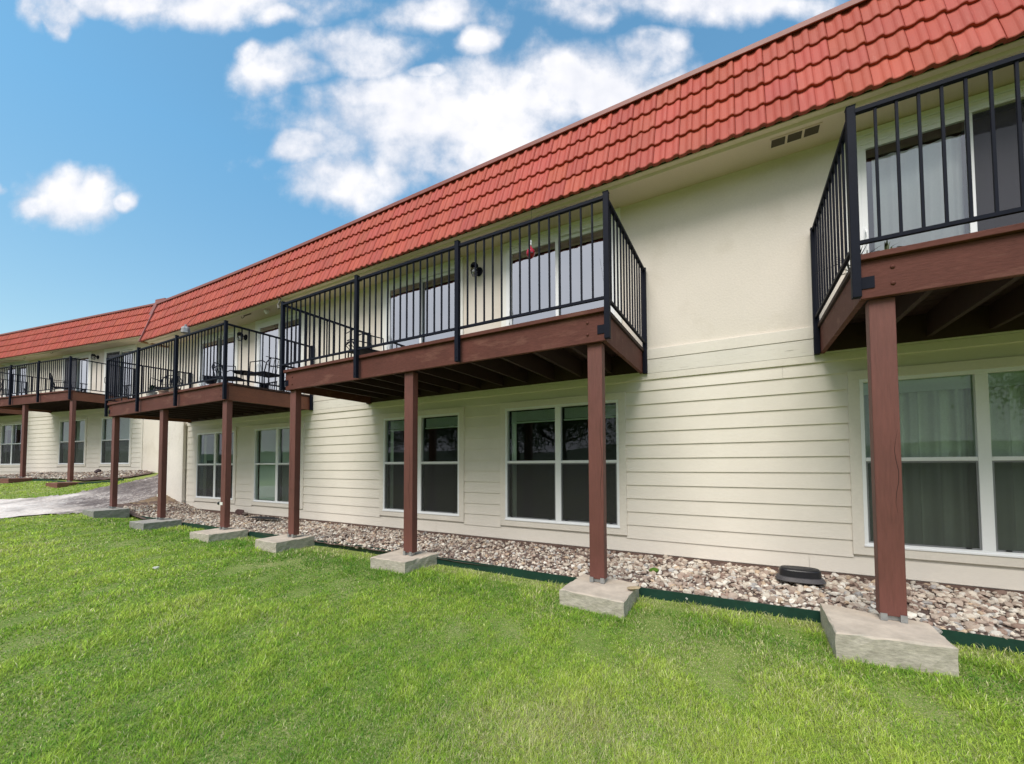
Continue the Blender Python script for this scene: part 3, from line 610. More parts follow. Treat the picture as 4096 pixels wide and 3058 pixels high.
b = MB(); b.box(3.84, 4.66, -.01, .3, -1.6, 1.40); b.box(4.50, 4.66, .3, 1.5, -1.6, 1.4); b.build('end_pier', M_STU, far)
b = MB(); b.box(4.66, 7.0, .55, .7, -1.6, 1.40); b.build('passage_wall', M_PEACH, far)
roof_set(far, -9.0, 5.30, False, 0, 5, False)
b = MB(); b.add([(4.86, -.30, 4.52), (5.30, -.30, 4.50), (5.3, .2, 4.50), (4.86, .2, 4.52), (4.78, -.45, 3.98), (4.98, -.45, 3.98)], [(0, 1, 2, 3), (4, 5, 1, 0)]); b.box(4.84, 5.3, -.31, .3, 4.47, 4.53); b.build('corner_flashing', M_CAP, far)
b = MB(); b.box(-5.15, -3.32, -.12, -.02, 3.27, 3.40); b.build('awning_housing', M_PLASTW, far)
warp = _w

# ================================================================ decks
def balcony(loc, rz, label, feet=(-1.06, -1.06, -1.06), posts=(.12, 2.46, 4.80), side_mat=M_WOOD, flip=False, fz=None):
    root = empty('balcony', loc, rz, label=label, cat='balcony', group='brown timber balconies with black railings along the building')
    W_, D_ = 4.92, 1.54
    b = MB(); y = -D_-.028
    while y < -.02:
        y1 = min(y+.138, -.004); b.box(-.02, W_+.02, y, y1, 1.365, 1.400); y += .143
    b.build('deck_boards', M_UNDERSHADE, root)
    b = MB(); b.box(-.022, W_+.022, -D_-.032, -D_+.10, 1.362, 1.402); b.build('edge_board', M_WOOD, root, bevel=.004)
    b = MB(); b.box(0, W_, -D_, -D_+.04, 1.104, 1.36); fb = b.build('front_beam', M_WOOD, root, bevel=.004)
    for s in (.0, W_-.04): b = MB(); b.box(s, s+.04, -D_+.042, -.005, 1.104, 1.36); b.build('side_beam', side_mat, root, bevel=.003)
    b = MB(); b.box(.042, W_-.042, -.045, -.035+.03, 1.12, 1.36); b.build('ledger', M_UNDERSHADE, root)
    for k in range(1, 12): s = W_*k/12; b = MB(); b.box(s-.019, s+.019, -D_+.042, -.047, 1.15, 1.362); b.build('joist', M_UNDERSHADE, root)
    for s, fz_ in zip(posts, feet):
        b = MB(); b.box(s-.07, s+.07, -1.498, -1.412, fz_+.03, 1.102); p = b.build('support_post', M_WOODV, root, bevel=.005)
        rgc = random.Random(int(s*100)+len(label))
        for _ in range(1):       # drying checks in the timber
            z_ = rgc.uniform(-.7, .2); l_ = rgc.uniform(.45, 1.0); x_ = s+rgc.uniform(-.03, .05); c = MB(); P_ = []
            for q in range(9): P_.append((x_+.010*sin(q*1.3+z_*9)+.004*q/8, z_+l_*q/8, (.0013*sin(pi*q/8)+.0002)))
            vs_ = []; 
            for (a_, b_, w_) in P_: vs_ += [(a_-w_, -1.4992, b_), (a_+w_, -1.4992, b_)]
            c.add(vs_, [(2*q, 2*q+1, 2*q+3, 2*q+2) for q in range(8)]); o_ = c.build('crack', mat('timber_crack', (.018, .009, .007), .9), p); o_.modifiers.new('s', 'SOLIDIFY').thickness = .002
        b = MB()
        for x in (-.068, .033): b.box(s+x, s+x+.035, -1.507, -1.475, fz_, fz_+.045)
        b.box(s-.05, s+.05, -1.48, -1.43, fz_, fz_+.03); b.build('post_base', M_STEEL, p)
    for s in (.17, W_-.17):
        for z in (1.18, 1.29):
            b = MB(); b.lathe((0, 0, 0), [(.014, 0), (.013, .004), (.008, .008), (.001, .010)], 10); o = b.build('bolt', M_WOOD, fb, smooth=True); o.location = (s, -D_, z); o.rotation_euler = (pi/2, 0, 0)
    def rp(s, t, z0, z1, wx=.05, wy=.045):
        b = MB(); b.box(s-wx/2, s+wx/2, t-wy/2, t+wy/2, z0, z1); b.box(s-wx/2-.003, s+wx/2+.003, t-wy/2-.003, t+wy/2+.003, z1, z1+.006); b.build('railing_post', M_IRON, root, bevel=.003)
    yf = -D_-.056
    xs_ = [-.03, 1.64, 3.28, W_+.03]
    for i, s in enumerate(xs_): rp(s, yf if 0 < i < 3 else -D_-.035, 1.105, 2.43)
    for s in (-.028, W_+.028): rp(s, -.045, 1.095, 2.405)
    for s0_, s1_ in ((0, .075), (W_-.075, W_)): b = MB(); b.box(s0_, s1_, -D_-.006, -D_-.0005, 1.17, 1.25); b.build('corner_bracket', M_IRON, root)
    for s in (1.64, 3.28):
        for z in (1.15, 1.24): b = MB(); b.lathe((0, 0, 0), [(.007, 0), (.006, .004), (.001, .006)], 8); o = b.build('bolt', M_IRON, root); o.location = (s, yf-.0225, z); o.rotation_euler = (pi/2, 0, 0)
    def panel(a, c, along, fixed, n):
        for nm, z0, z1, wd in (('bottom_rail', 1.462, 1.486, .026), ('top_rail', 2.372, 2.400, .034)):
            b = MB()
            if along == 's': b.box(a, c, fixed-wd/2, fixed+wd/2, z0, z1)
            else: b.box(fixed-wd/2, fixed+wd/2, a, c, z0, z1)
            p = b.build(nm, M_IRON, root)
        me = None
        for k in range(1, n):
            q = a+(c-a)*k/n
            if me is None: m_ = MB(); m_.box(-.0075, .0075, -.0075, .0075, 1.485, 2.373); o = m_.build('baluster', M_IRON, p); me = o.data
            else: o = bpy.data.objects.new('baluster', me); COL.objects.link(o); o.parent = p
            o.location = (q, fixed, 0) if along == 's' else (fixed, q, 0)
    yr = -D_-.045
    for a, c in ((xs_[0], 1.64), (1.64, 3.28), (3.28, xs_[3])): panel(a+.02, c-.02, 's', yr, 15)
    for f_ in (-.028, W_+.028): panel(-D_-.02, -.065, 't', f_, 13)
    return root
def pz(s, base): p = PB(s, 0); return (p.x, p.y, base)
balB = balcony(pz(0, 0), AB, 'middle balcony with a red glass feeder at its front railing', feet=(-1.06, -1.08, -1.08))
A0 = Vector((2.2466, 2.6509)); aA = AB+radians(.6); eA = Vector((cos(aA), sin(aA))); nA = Vector((-sin(aA), cos(aA))); pA = A0+nA*1.54
balA = balcony((pA.x, pA.y, 0), aA, 'nearest balcony cut off by the right edge, curtained door behind its railing', feet=(-1.05, -1.06, -1.06))
pC = PB(-MOD+.02, 0); balC = balcony((pC.x, pC.y, 0), AB+radians(1.1), 'balcony crowded with dark patio chairs and a table beside the gravel path', feet=(-.95, -1.06, -1.09), side_mat=M_WOODR)
pD = PD(-1.62, 0); balD = balcony((pD.x, pD.y, ZD+.04), AD, 'balcony at the right end of the far wing across the gravel path', feet=(-1.30, -1.30, -1.41), posts=(.0, 2.2, 4.86), side_mat=M_WOODR)
pE = PD(-8.28, 0); balE = balcony((pE.x, pE.y, ZD+.04), AD, 'leftmost balcony on the far wing, cut by the left picture edge', feet=(-1.25, -1.25, -1.3), side_mat=M_WOODR)

# ================================================================ footings
def footing(quad, ztop, h, m, label, seed):
    rg = random.Random(seed); cx = sum(q[0] for q in quad)/4; cy = sum(q[1] for q in quad)/4
    n = 9; vs = []; idx = {}; fs = []
    lv = [0, .25, .5, .75, .96, 1.0]
    def pt(u, v, k):
        a = Vector(quad[0]).lerp(Vector(quad[3]), v); b_ = Vector(quad[1]).lerp(Vector(quad[2]), v); p = a.lerp(b_, u); return p
    def vid(i, j, k):
        key = (i, j, k)
        if key not in idx:
            u, v = i/n, j/n; p = pt(u, v, k)
            edge = (i in (0, n) or j in (0, n)); ins = .012 if k == 5 and edge else 0
            d = Vector((cx, cy))-p; d = d.normalized()*ins if d.length > 0 else Vector((0, 0))
            jx, jy, jz = rg.gauss(0, .0022), rg.gauss(0, .0022), rg.gauss(0, .0008 if k == 5 else .003)
            if k == 5 and edge: jz -= abs(rg.gauss(0, .002))
            idx[key] = len(vs); vs.append((p.x+d.x+jx-cx, p.y+d.y+jy-cy, -h*(1-lv[k])+jz))
        return idx[key]
    for i in range(n):
        for j in range(n): fs.append((vid(i, j, 5), vid(i+1, j, 5), vid(i+1, j+1, 5), vid(i, j+1, 5)))
    for k in range(5):
        for i in range(n):
            fs.append((vid(i, 0, k), vid(i+1, 0, k), vid(i+1, 0, k+1), vid(i, 0, k+1))); fs.append((vid(i+1, n, k), vid(i, n, k), vid(i, n, k+1), vid(i+1, n, k+1)))
            fs.append((vid(n, i, k), vid(n, i+1, k), vid(n, i+1, k+1), vid(n, i, k+1))); fs.append((vid(0, i+1, k), vid(0, i, k), vid(0, i, k+1), vid(0, i+1, k+1)))
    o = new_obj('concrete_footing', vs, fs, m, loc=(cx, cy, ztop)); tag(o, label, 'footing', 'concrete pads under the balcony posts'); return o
def fq(P, s0, s1, t0=-1.85, t1=-1.29): return [tuple(P(s0, t0).xy), tuple(P(s1, t0).xy), tuple(P(s1, t1).xy), tuple(P(s0, t1).xy)]
QF = []
def F_(q, zt, h, m, l, sd_): QF.append(q); footing(q, zt, h, m, l, sd_)
F_([(1.87, 2.48), (2.40, 2.27), (2.58, 2.60), (2.15, 2.99)], -1.052, .26, M_FOOT, 'large angular concrete pad under the nearest, thickest looking post', 1)
F_([(.23, 3.45), (.71, 3.12), (.96, 3.61), (.49, 3.91)], -1.085, .22, M_FOOT, 'concrete pad with a flat tan stone lying on top', 2)
F_([(-1.90, 4.66), (-1.41, 4.41), (-1.15, 4.85), (-1.68, 5.12)], -1.085, .22, M_FOOT, 'concrete pad under the middle post of the middle balcony', 3)
F_([(-3.99, 5.72), (-3.52, 5.46), (-3.28, 5.98), (-3.75, 6.22)], -1.068, .22, M_FOOT, 'concrete pad under the left post of the middle balcony', 4)
F_(fq(PB, -2.06, -1.45), -1.092, .2, M_FOOT, 'concrete pad under the post with the pale box clip beside the double window', 5)
F_(fq(PB, -4.42, -3.80), -1.068, .2, M_FOOTG, 'grey concrete pad under the middle post of the crowded balcony', 6)
F_(fq(PB, -6.78, -6.17), -.958, .22, M_FOOTG, 'grey concrete pad beside the gravel path', 7)
for k_, s_, l_ in ((2.46, 9.13, 'concrete pad under the middle post of the nearest balcony'), (4.8, 11.47, 'concrete pad under the last post of the nearest balcony')): F_(fq(PB, s_-.28, s_+.28, -1.90, -1.34), -1.055, .22, M_FOOT, l_, 20+int(k_))
F_(fq(PD, 2.95, 3.55, -1.85, -1.25), -.50, .16, M_FOOTR, 'reddish pad under the corner post of the far wing balcony', 8)
F_(fq(PD, .28, .88, -1.85, -1.25), -.39, .16, M_FOOTR, 'reddish pad under the middle post of the far wing balcony', 9)
F_(fq(PD, -3.75, -3.1, -1.85, -1.25), -.34, .14, M_FOOTR, 'reddish pad at the left picture edge', 10)

# ================================================================ steel edging
def edging(P, segs, zf, label, h=.095):
    root = empty('garden_edging', P(segs[0][0][0], segs[0][0][1], 0)-Vector((0, 0, 0)), 0, label=label, cat='edging'); root.location.z = -1.2
    for sg in segs:
        b = MB(); n = len(sg)*4; pts = []
        for (s0, t0), (s1, t1) in zip(sg, sg[1:]):
            m_ = max(2, int(abs(s1-s0)/.25))
            for k in range(m_): pts.append((s0+(s1-s0)*k/m_, t0+(t1-t0)*k/m_))
        pts.append(sg[-1]); vs = []; fs = []
        for i, (s, t) in enumerate(pts):
            w_ = .008*sin(i*.9)+.006*sin(i*.37)
            for dt, top in ((-.004, 0), (-.004, 1), (.004, 1), (.004, 0)):
                p = P(s, t+w_+dt, 0); z = zf(p) + (.0 if not top else h); vs.append((p.x-root.location.x, p.y-root.location.y, z-root.location.z))
        for i in range(len(pts)-1):
            a = 4*i
            for k in range(4): fs.append((a+k, a+4+k, a+4+(k+1) % 4, a+(k+1) % 4))
        b.v = vs; b.f = fs; b.build('edging_strip', M_GREENED, root)
    return root
edging(PB, [[(-6.9, -1.17), (-6.0, -1.18), (-4.45, -1.20)], [(-3.80, -1.27), (-2.06, -1.27)], [(-1.45, -1.27), (-.2, -1.24), (-.16, -1.24)], [(.25, -1.23), (1.2, -1.20), (2.10, -1.22)], [(2.66, -1.24), (3.5, -1.26), (4.52, -1.28)], [(5.10, -1.30), (5.8, -1.29), (6.50, -1.26)], [(7.0, -1.28), (8.0, -1.30), (10, -1.32)]],
       lambda p: -1.225, 'dark green metal edging between the lawn and the stones, near wing')
edging(PD, [[(-5, -1.2), (.28, -1.25)], [(.88, -1.35), (2.95, -1.45)], [(3.55, -1.42), (4.3, -1.15), (4.7, -.9)]], lambda p: g1(p.x, p.y)-.03, 'dark edging in front of the far wing', .09)

# ================================================================ river stones
def ico(sub):
    import bmesh
    bm = bmesh.new(); bmesh.ops.create_icosphere(bm, subdivisions=sub, radius=1); v = np.array([x.co for x in bm.verts]); f = np.array([[q.index for q in x.verts] for x in bm.faces]); bm.free(); return v, f
def stone_variants(sub, n, seed):
    v, f = ico(sub); out = []; rg = np.random.default_rng(seed)
    for k in range(n):
        u = v*np.array([1., rg.uniform(.55, .9), rg.uniform(.38, .62)])
        for _ in range(9):
            d = rg.normal(size=3); d /= np.linalg.norm(d); h = rg.uniform(.38, .62); pr = u@d; ex = np.maximum(pr-h, 0); u = u-ex[:, None]*d*.92
        u += rg.normal(0, .02, u.shape); out.append(u)
    return out, f
PAL = 1.14*np.array([(.58, .52, .44), (.62, .58, .52), (.40, .32, .265), (.33, .25, .205), (.52, .45, .375), (.26, .18, .145), (.44, .36, .30), (.66, .62, .55), (.37, .355, .345), (.46, .35, .25), (.19, .14, .12), (.53, .47, .40)])
PW = np.array([.12, .10, .12, .12, .12, .08, .10, .07, .05, .04, .05, .06]); PW /= PW.sum()
def stones(name, P, s0, s1, tfun, n, sub, smin, smax, seed, zfun, m, dark=1.):
    vr, f = stone_variants(sub, 14, seed); rg = np.random.default_rng(seed+1); nv = len(vr[0])
    s = rg.uniform(s0, s1, n); lo, hi = tfun(s); t = lo+(hi-lo)*rg.random(n)
    size = smin+(smax-smin)*rg.random(n)**2.2; which = rg.integers(0, 14, n)
    ang = rg.uniform(0, 2*pi, n); tx = rg.normal(0, .35, n); ty = rg.normal(0, .35, n)
    B = np.stack(vr)[which]*size[:, None, None]
    def rot(B, ax, an):
        c, s_ = np.cos(an)[:, None], np.sin(an)[:, None]; i, j = [(1, 2), (0, 2), (0, 1)][ax]; a, b = B[..., i]*c-B[..., j]*s_, B[..., i]*s_+B[..., j]*c; B = B.copy(); B[..., i] = a; B[..., j] = b; return B
    B = rot(rot(rot(B, 0, tx), 1, ty), 2, ang)
    C0 = np.array([tuple(P(a, b_).xy) for a, b_ in zip(s, t)]); z = zfun(C0)+rg.uniform(-.012, .022, n)+size*.12
    V = B+np.c_[C0, z][:, None, :]; V = V.reshape(-1, 3); Fc = (f[None]+(np.arange(n)*nv)[:, None, None]).reshape(-1, 3)
    c = PAL[rg.choice(len(PAL), n, p=PW)]*rg.uniform(.75, 1.12, (n, 1))*dark; Cv = np.repeat(c, nv, 0)
    o = np_obj(name, V, None, m, cols=Cv, tris=Fc, smooth=False); tag(o, kind='stuff', label='pale and brown river stones along the wall'); return o
M_STONE = attr_mat('river_stone', .85, 0, .35, 70, .22)
tag(strip('stone_bed', [tuple(PB(s, -1.26).xy) for s in np.linspace(-7.4, 12, 30)], [tuple(PB(s, .02).xy) for s in np.linspace(-7.3, 12, 30)], 160, 12, M_BED, .066, .006, seed=9), kind='structure')
tag(strip('stone_bed', [tuple(PD(s, -1.2).xy) for s in np.linspace(-9, 3.4, 20)]+[tuple(PD(4.5, -.7).xy)], [tuple(PD(s, .0).xy) for s in np.linspace(-9, 4.0, 20)]+[tuple(PD(4.7, -.1).xy)], 120, 10, M_BED, .05, .006, seed=10), kind='structure')
fB = lambda s: (np.where(s < -4.4, -1.15, np.where(s < 7, -1.235, -1.27)), np.full_like(s, -.02))
bedz = lambda C: G(C[:, 0], C[:, 1])+.062
stones('river_stones', PB, -7.0, 4.2, fB, 13000, 1, .014, .044, 21, bedz, M_STONE)
stones('river_stones', PB, 4.2, 12., fB, 10800, 2, .014, .052, 22, bedz, M_STONE)
stones('river_stones', PD, -9, 4.4, lambda s: (np.where(s < 3, -1.2, -.8), np.full_like(s, -.02)), 4200, 1, .025, .06, 23, lambda C: G(C[:, 0], C[:, 1])+.045, M_STONE)
tag(strip('rock_outcrop', [tuple(PB(-6.62, -.10).xy), tuple(PB(-6.75, -.55).xy), tuple(PB(-7.3, -.95).xy)], [tuple(PB(-7.0, .02).xy), tuple(PB(-7.5, .03).xy), tuple(PB(-8.0, .03).xy)], 30, 18, M_BROWN, .062, .012, seed=31), kind='structure')

# ================================================================ grass
def in_quad(x, y, q, pad=0.02):
    c = np.mean(q, 0); r = np.ones(len(x), bool)
    for i in range(4):
        a = np.array(q[i]); b = np.array(q[(i+1) % 4]); e = b-a; n_ = np.array([e[1], -e[0]]); n_ = n_/np.linalg.norm(n_)
        if np.dot(c-a, n_) > 0: n_ = -n_
        r &= ((x-a[0])*n_[0]+(y-a[1])*n_[1]) < -pad+.035
    return r
def side(x, y, a, b): return (b[0]-a[0])*(y-a[1])-(b[1]-a[1])*(x-a[0])
def poly_y(x, Pl): Pl = np.array(Pl); return np.interp(x, Pl[:, 0], Pl[:, 1])
def sno(x, y, f, seed):   # cheap smooth noise
    rg = np.random.default_rng(seed); out = 0
    for k in range(7):
        a = rg.uniform(0, 2*pi); ff = f*rg.uniform(.6, 1.7); out = out+np.sin((x*cos(a)+y*sin(a))*ff+rg.uniform(0, 6))
    return out/7**.5
def grass():
    rg = np.random.default_rng(5); n = 1150000
    r = 1.35*(24/1.35)**(rg.random(n)**1.12); th = rg.uniform(radians(-58), radians(56), n); x = r*np.sin(th); y = r*np.cos(th)
    m = 230000; x2 = rg.uniform(-6, 10.5, m); y2 = rg.uniform(-4.5, 2.6, m); r2 = np.hypot(x2, y2); a2 = np.degrees(np.arctan2(x2, y2)); q2 = (r2 < 1.35) | (a2 > 56) | (a2 < -58)   # the rest of the lawn round the viewer
    x = np.r_[x, x2[q2]]; y = np.r_[y, y2[q2]]; r = np.r_[r, np.full(q2.sum(), 4.2)]; n = len(x)
    sB = (x-OB.x)*EB.x+(y-OB.y)*EB.y; tB = (x-OB.x)*NB.x+(y-OB.y)*NB.y; tB = tB+np.where(sB < 0, .0025*sB*sB, 0)
    sD = (x-OD.x)*ED.x+(y-OD.y)*ED.y; tD = (x-OD.x)*ND.x+(y-OD.y)*ND.y
    edge = -1.30+.02*sno(x, y, 9, 1)
    near = (tB < np.where(sB < -4.3, edge+.09, edge))
    ny = poly_y(x, PN)+.05*sno(x, y, 6, 2); near &= (y < ny-.03) | (x > -9.7); near &= ~((x < -9.45) & (y > ny-.03))
    fy = poly_y(x, PF)+.05*sno(x, y, 6, 3); farl = (y > fy+.05) & (x < -12.05-.0*y) & (tD < np.where(sD > 3.2, -1.40+(sD-3.2)*.42, -1.33))
    farl |= (x < -12.03+.05*sno(x, y, 7, 9)) & (y > 10.2) & (sD > 3.2) & (tD < -1.40+(sD-3.2)*.42)
    ok = near | farl
    for q in QF: ok &= ~in_quad(x, y, q)
    # worn dry strip against the edging and thin patches
    thin = (tB > -1.50) & (sB > -1) & (rg.random(n) < .55); ok &= ~thin
    x, y, r, tB, sB, far_ = x[ok], y[ok], r[ok], tB[ok], sB[ok], farl[ok]; n = len(x)
    wd = np.clip(.00092*r, .0018, .017)*rg.uniform(.7, 1.35, n); patch = sno(x, y, 1.1, 11); p2 = sno(x, y, 3.5, 12)
    p3 = sno(x, y, 11, 17); h = rg.uniform(.012, .035, n)*(1+.25*p2+.32*p3)*np.clip(1+.03*r, 1, 1.4)
    tall = np.exp(-((tB+1.75)/.35)**2)*(sB > -6); h *= 1+.9*tall*rg.random(n)**2
    h = np.clip(h, .010, .09); weed = (rg.random(n) < .05+.10*(sno(x, y, 2.2, 31) > .9)); wd[weed] *= 2.6; h[weed] *= .8
    a = rg.uniform(0, 2*pi, n); lean = rg.uniform(.35, 1.35, n); dx, dy = np.cos(a), np.sin(a); px, py = -dy, dx
    z = G(x, y)-.004; m1 = .55; V = np.empty((n, 5, 3)); o1 = lean*h*.35; o2 = lean*h*1.0; zt = h*np.sqrt(np.clip(1-(lean*.62)**2, .2, 1))
    V[:, 0] = np.c_[x-px*wd*.5, y-py*wd*.5, z]; V[:, 1] = np.c_[x+px*wd*.5, y+py*wd*.5, z]
    V[:, 2] = np.c_[x+dx*o1+px*wd*.42, y+dy*o1+py*wd*.42, z+zt*.62]; V[:, 3] = np.c_[x+dx*o1-px*wd*.42, y+dy*o1-py*wd*.42, z+zt*.62]
    V[:, 4] = np.c_[x+dx*o2, y+dy*o2, z+zt]
    i = np.arange(n)*5; Q = np.c_[i, i+1, i+2, i+3]; T = np.c_[i+3, i+2, i+4]
    lush = np.array((.34, .56, .055)); yel = np.array((.60, .72, .13)); dk = np.array((.13, .31, .04)); dry = np.array((.80, .76, .42))
    p4 = sno(x, y, 24, 19); k = np.clip(.50+.26*patch+.24*p2+.16*p3+.14*p4+rg.normal(0, .26, n)-.4*tall, 0, 1)[:, None]; c = lush*(1-k)+yel*k
    kd = np.clip(-.02-.32*patch-.24*p2-.20*p3-.16*p4+rg.normal(0, .28, n)+.6*tall, 0, 1)[:, None]; c = c*(1-kd)+dk*kd
    pd = .09+.22*np.clip(sno(x, y, 1.7, 14)*.7+sno(x, y, 5.5, 15)*.5-.3, 0, 2)+.35*((tB > -1.52) & (sB > -1.5))+.45*np.exp(-(((x-.1)/.7)**2+((y-1.85)/.28)**2))+.25*np.exp(-(((x-1.1)/.5)**2+((y-2.5)/.3)**2))
    isd = rg.random(n) < pd; c[isd] = dry*rg.uniform(.6, 1.1, (isd.sum(), 1)); c = c*rg.uniform(.55, 1.38, (n, 1))
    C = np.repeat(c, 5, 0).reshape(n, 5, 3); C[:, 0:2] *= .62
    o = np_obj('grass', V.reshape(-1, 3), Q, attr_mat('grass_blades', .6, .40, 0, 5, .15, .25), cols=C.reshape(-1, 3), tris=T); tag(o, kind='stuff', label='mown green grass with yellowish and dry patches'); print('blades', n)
grass()

# ================================================================ small things
def rock(loc, sc, colr, label, name='rock', rz=0., seed=1, cat='rock', sub=3, rough=.035):
    v, f = ico(sub); rg = np.random.default_rng(seed); u = v.copy()
    for _ in range(10): d = rg.normal(size=3); d /= np.linalg.norm(d); h = rg.uniform(.5, .8); ex = np.maximum(u@d-h, 0); u = u-ex[:, None]*d*.95
    u += rg.normal(0, rough*.35, u.shape); u = u*np.array(sc); u[:, 2] -= u[:, 2].min()
    o = np_obj(name, u, None, mat('rock_'+'_'.join('%d' % (c*100) for c in colr), colr, .85, .25, 12, .5, 30), tris=f); o.location = loc; o.rotation_euler.z = rz; tag(o, label, cat); return o
p = PB(-4.05, -.13); rock((p.x, p.y, -1.13), (.17, .085, .085), (.085, .045, .042), 'dark red flat rock at the wall under the double window', seed=3, rz=AB)
p = PB(-3.78, -.17); rock((p.x, p.y, -1.13), (.12, .07, .045), (.13, .10, .085), 'low brown rock leaning on the dark red rock', seed=5, rz=AB)
rock((-2.0+2.86, 3.42, -1.085), (.075, .04, .016), (.42, .32, .20), 'flat tan stone lying on the concrete pad', seed=8, rz=.4)
p = PD(1.85, -.22); rock((p.x, p.y, g1(p.x, p.y)), (.20, .10, .10), (.075, .05, .055), 'dark purple rock at the foot of the far wing', seed=11, rz=AD)
p = PB(-2.55, -.42)
# weed-barrier scrap
b = MB(); b.add([(-.50, -.10, .015), (-.15, -.13, .02), (.25, -.06, .018), (.52, .06, .012), (.1, .10, .03), (-.3, .06, .03)], [(0, 1, 4, 5), (1, 2, 4), (2, 3, 4)]); o = b.build('landscape_fabric', mat('black_fabric', (.012, .013, .018), .9, .2, 30, .5, 200), loc=(p.x, p.y, -1.09), rotz=AB)
o.modifiers.new('s', 'SOLIDIFY').thickness = .006; tag(o, 'black scrap of landscape fabric lying on the stones', 'fabric')
b = MB(); b.lathe((0, 0, 0), [(.010, -.03), (.012, 0), (.010, .03)], 8); o = b.build('plastic_bit', M_PLASTW, loc=(-4.3, 4.55, -1.165)); o.rotation_euler = (1.2, .2, .9); tag(o, 'small white plastic piece lying on the lawn', 'litter')
rock((-4.3, 4.55, -1.185), (.035, .016, .016), (.78, .76, .72), 'small white stone lying out on the open lawn', seed=12, rz=.5); COLS = [o]; bpy.data.objects.remove(o)
p = PB(5.62, -1.30); rock((.975+.36, 3.455, -1.19), (.018, .012, .020), (.50, .50, .46), 'grey pebble against the green edging', seed=14)
for dx, dy, k in ((0, 0, 1),):
    v, f = ico(3); rg = np.random.default_rng(9); u = v*np.array([.05, .035, .028])+rg.normal(0, .003, v.shape); o = np_obj('moss_clump', u, None, mat('moss', (.10, .20, .02), .95, .3, 40, .8, 120), tris=f); p = PB(5.15, -.72); o.location = (p.x, p.y, -1.115); tag(o, 'small bright green moss clump among the stones', 'moss')
# valve box: oval black lid with a flared grey rim
p = PB(6.43, -.50); vb = empty('valve_box', (p.x, p.y, -1.118), AB+.05, label='oval black plastic valve box lying on the stones', cat='valve box')
def oval(prof, sx, sy, n=40):
    b = MB(); vs = []; fs = []
    for r, z in prof:
        for k in range(n): a = 2*pi*k/n; cx_ = abs(cos(a))**.75*(1 if cos(a) > 0 else -1); sy_ = abs(sin(a))**.75*(1 if sin(a) > 0 else -1); vs.append((cx_*(sx+r), sy_*(sy+r), z))
    for i in range(len(prof)-1):
        for k in range(n): fs.append((i*n+k, i*n+(k+1) % n, (i+1)*n+(k+1) % n, (i+1)*n+k))
    fs.append(tuple((len(prof)-1)*n+k for k in range(n))); b.v = vs; b.f = fs; return b
oval([(.030, .018), (.034, .022), (.016, .052), (.004, .056)], .165, .085).build('rim', M_BLKRIM, vb, smooth=False)
o = oval([(.002, .050), (-.002, .112), (-.006, .120), (-.012, .122)], .165, .085).build('body', M_BLK, vb)
oval([(-.014, .120), (-.014, .128), (-.020, .131)], .165, .085).build('lid', mat('dull_black_lid', (.030, .028, .030), .6, .2, 12, .3, 90), vb)
b = MB(); b.lathe((-.08, -.02, .130), [(.014, 0), (.012, .002)], 12); b.box(.02, .10, -.035, -.030, .131, .134); b.build('lid_slot', M_BLK, vb)
# jelly-jar wall lanterns
def lantern(P, s, z, label, zz=0., rz=AB):
    p = P(s, 0, z); r = empty('wall_lantern', p, rz, label=label, cat='lantern', group='wall lanterns beside the balcony doors'); r.scale = (1.25, 1.25, 1.25)
    b = MB(); b.lathe((0, 0, 0), [(.055, 0), (.055, .012), (.045, .02)], 20); o = b.build('back_plate', M_IRON, r); o.rotation_euler = (pi/2, 0, 0)
    b = MB(); b.tube([(0, -.02, .0), (0, -.06, .02), (0, -.095, .035)], .012, 8); b.lathe((0, -.10, .02), [(.048, 0), (.048, .02), (.03, .045), (.008, .05)], 18); b.build('cap', M_IRON, r)
    b = MB(); b.lathe((0, -.10, -.085), [(.012, -.008), (.030, 0), (.040, .03), (.042, .105)], 18); b.build('glass_jar', glass_mat('jar_glass', (.85, .85, .82), 1.5, .12), r, smooth=True)
    b = MB()
    for k in range(6): a = 2*pi*k/6; b.tube([(cos(a)*.046, -.10+sin(a)*.046, .02), (cos(a)*.047, -.10+sin(a)*.047, -.05), (cos(a)*.022, -.10+sin(a)*.022, -.096)], .003, 5)
    for zz_ in (-.03,): b.tube([(cos(a)*.047, -.10+sin(a)*.047, zz_) for a in [2*pi*k/14 for k in range(15)]], .003, 5)
    b.build('cage', M_IRON, r)
    b = MB(); b.lathe((0, -.10, -.05), [(.010, 0), (.020, .025), (.012, .055)], 10); b.build('bulb', M_PLASTW, r)
lantern(PB, 2.42, 2.99, 'caged black jar lantern between the two doors of the middle balcony')
lantern(PB, -4.24, 2.99, 'caged lantern between the doors above the crowded balcony')
lantern(PD, 1.16, 3.04, 'dark lantern between the doors of the far wing', rz=AD)
# red glass feeder hung on the front rail of the middle balcony
pf = OB+EB*4.262*0+Vector((0, 0)); q = PB(3.90, -1.48, 2.25)
q = Vector((OB.x, OB.y))+EB*4.03+NB*(-1.30); fe = empty('hummingbird_feeder', (q.x, q.y, 2.26), AB, label='red glass hummingbird feeder hanging behind the middle balcony railing', cat='feeder')
b = MB(); b.lathe((0, 0, 0), [(.004, -.075), (.022, -.062), (.042, -.035), (.048, -.008), (.040, .018), (.022, .038), (.012, .055), (.012, .062)], 22); b.build('bulb', M_RED, fe, smooth=True)
b = MB(); b.lathe((0, 0, .062), [(.012, 0), (.017, .012), (.012, .026), (.010, .034), (.016, .046), (.012, .062), (.003, .068)], 14); b.build('neck', mat('clear_bead', (.75, .74, .74), .15), fe, smooth=True)
b = MB(); b.tube([(0, 0, .13), (0, .004, .30), (0, .05, .60), (0, .3, 1.02)], .0015, 4); b.build('cord', M_IRON, fe)
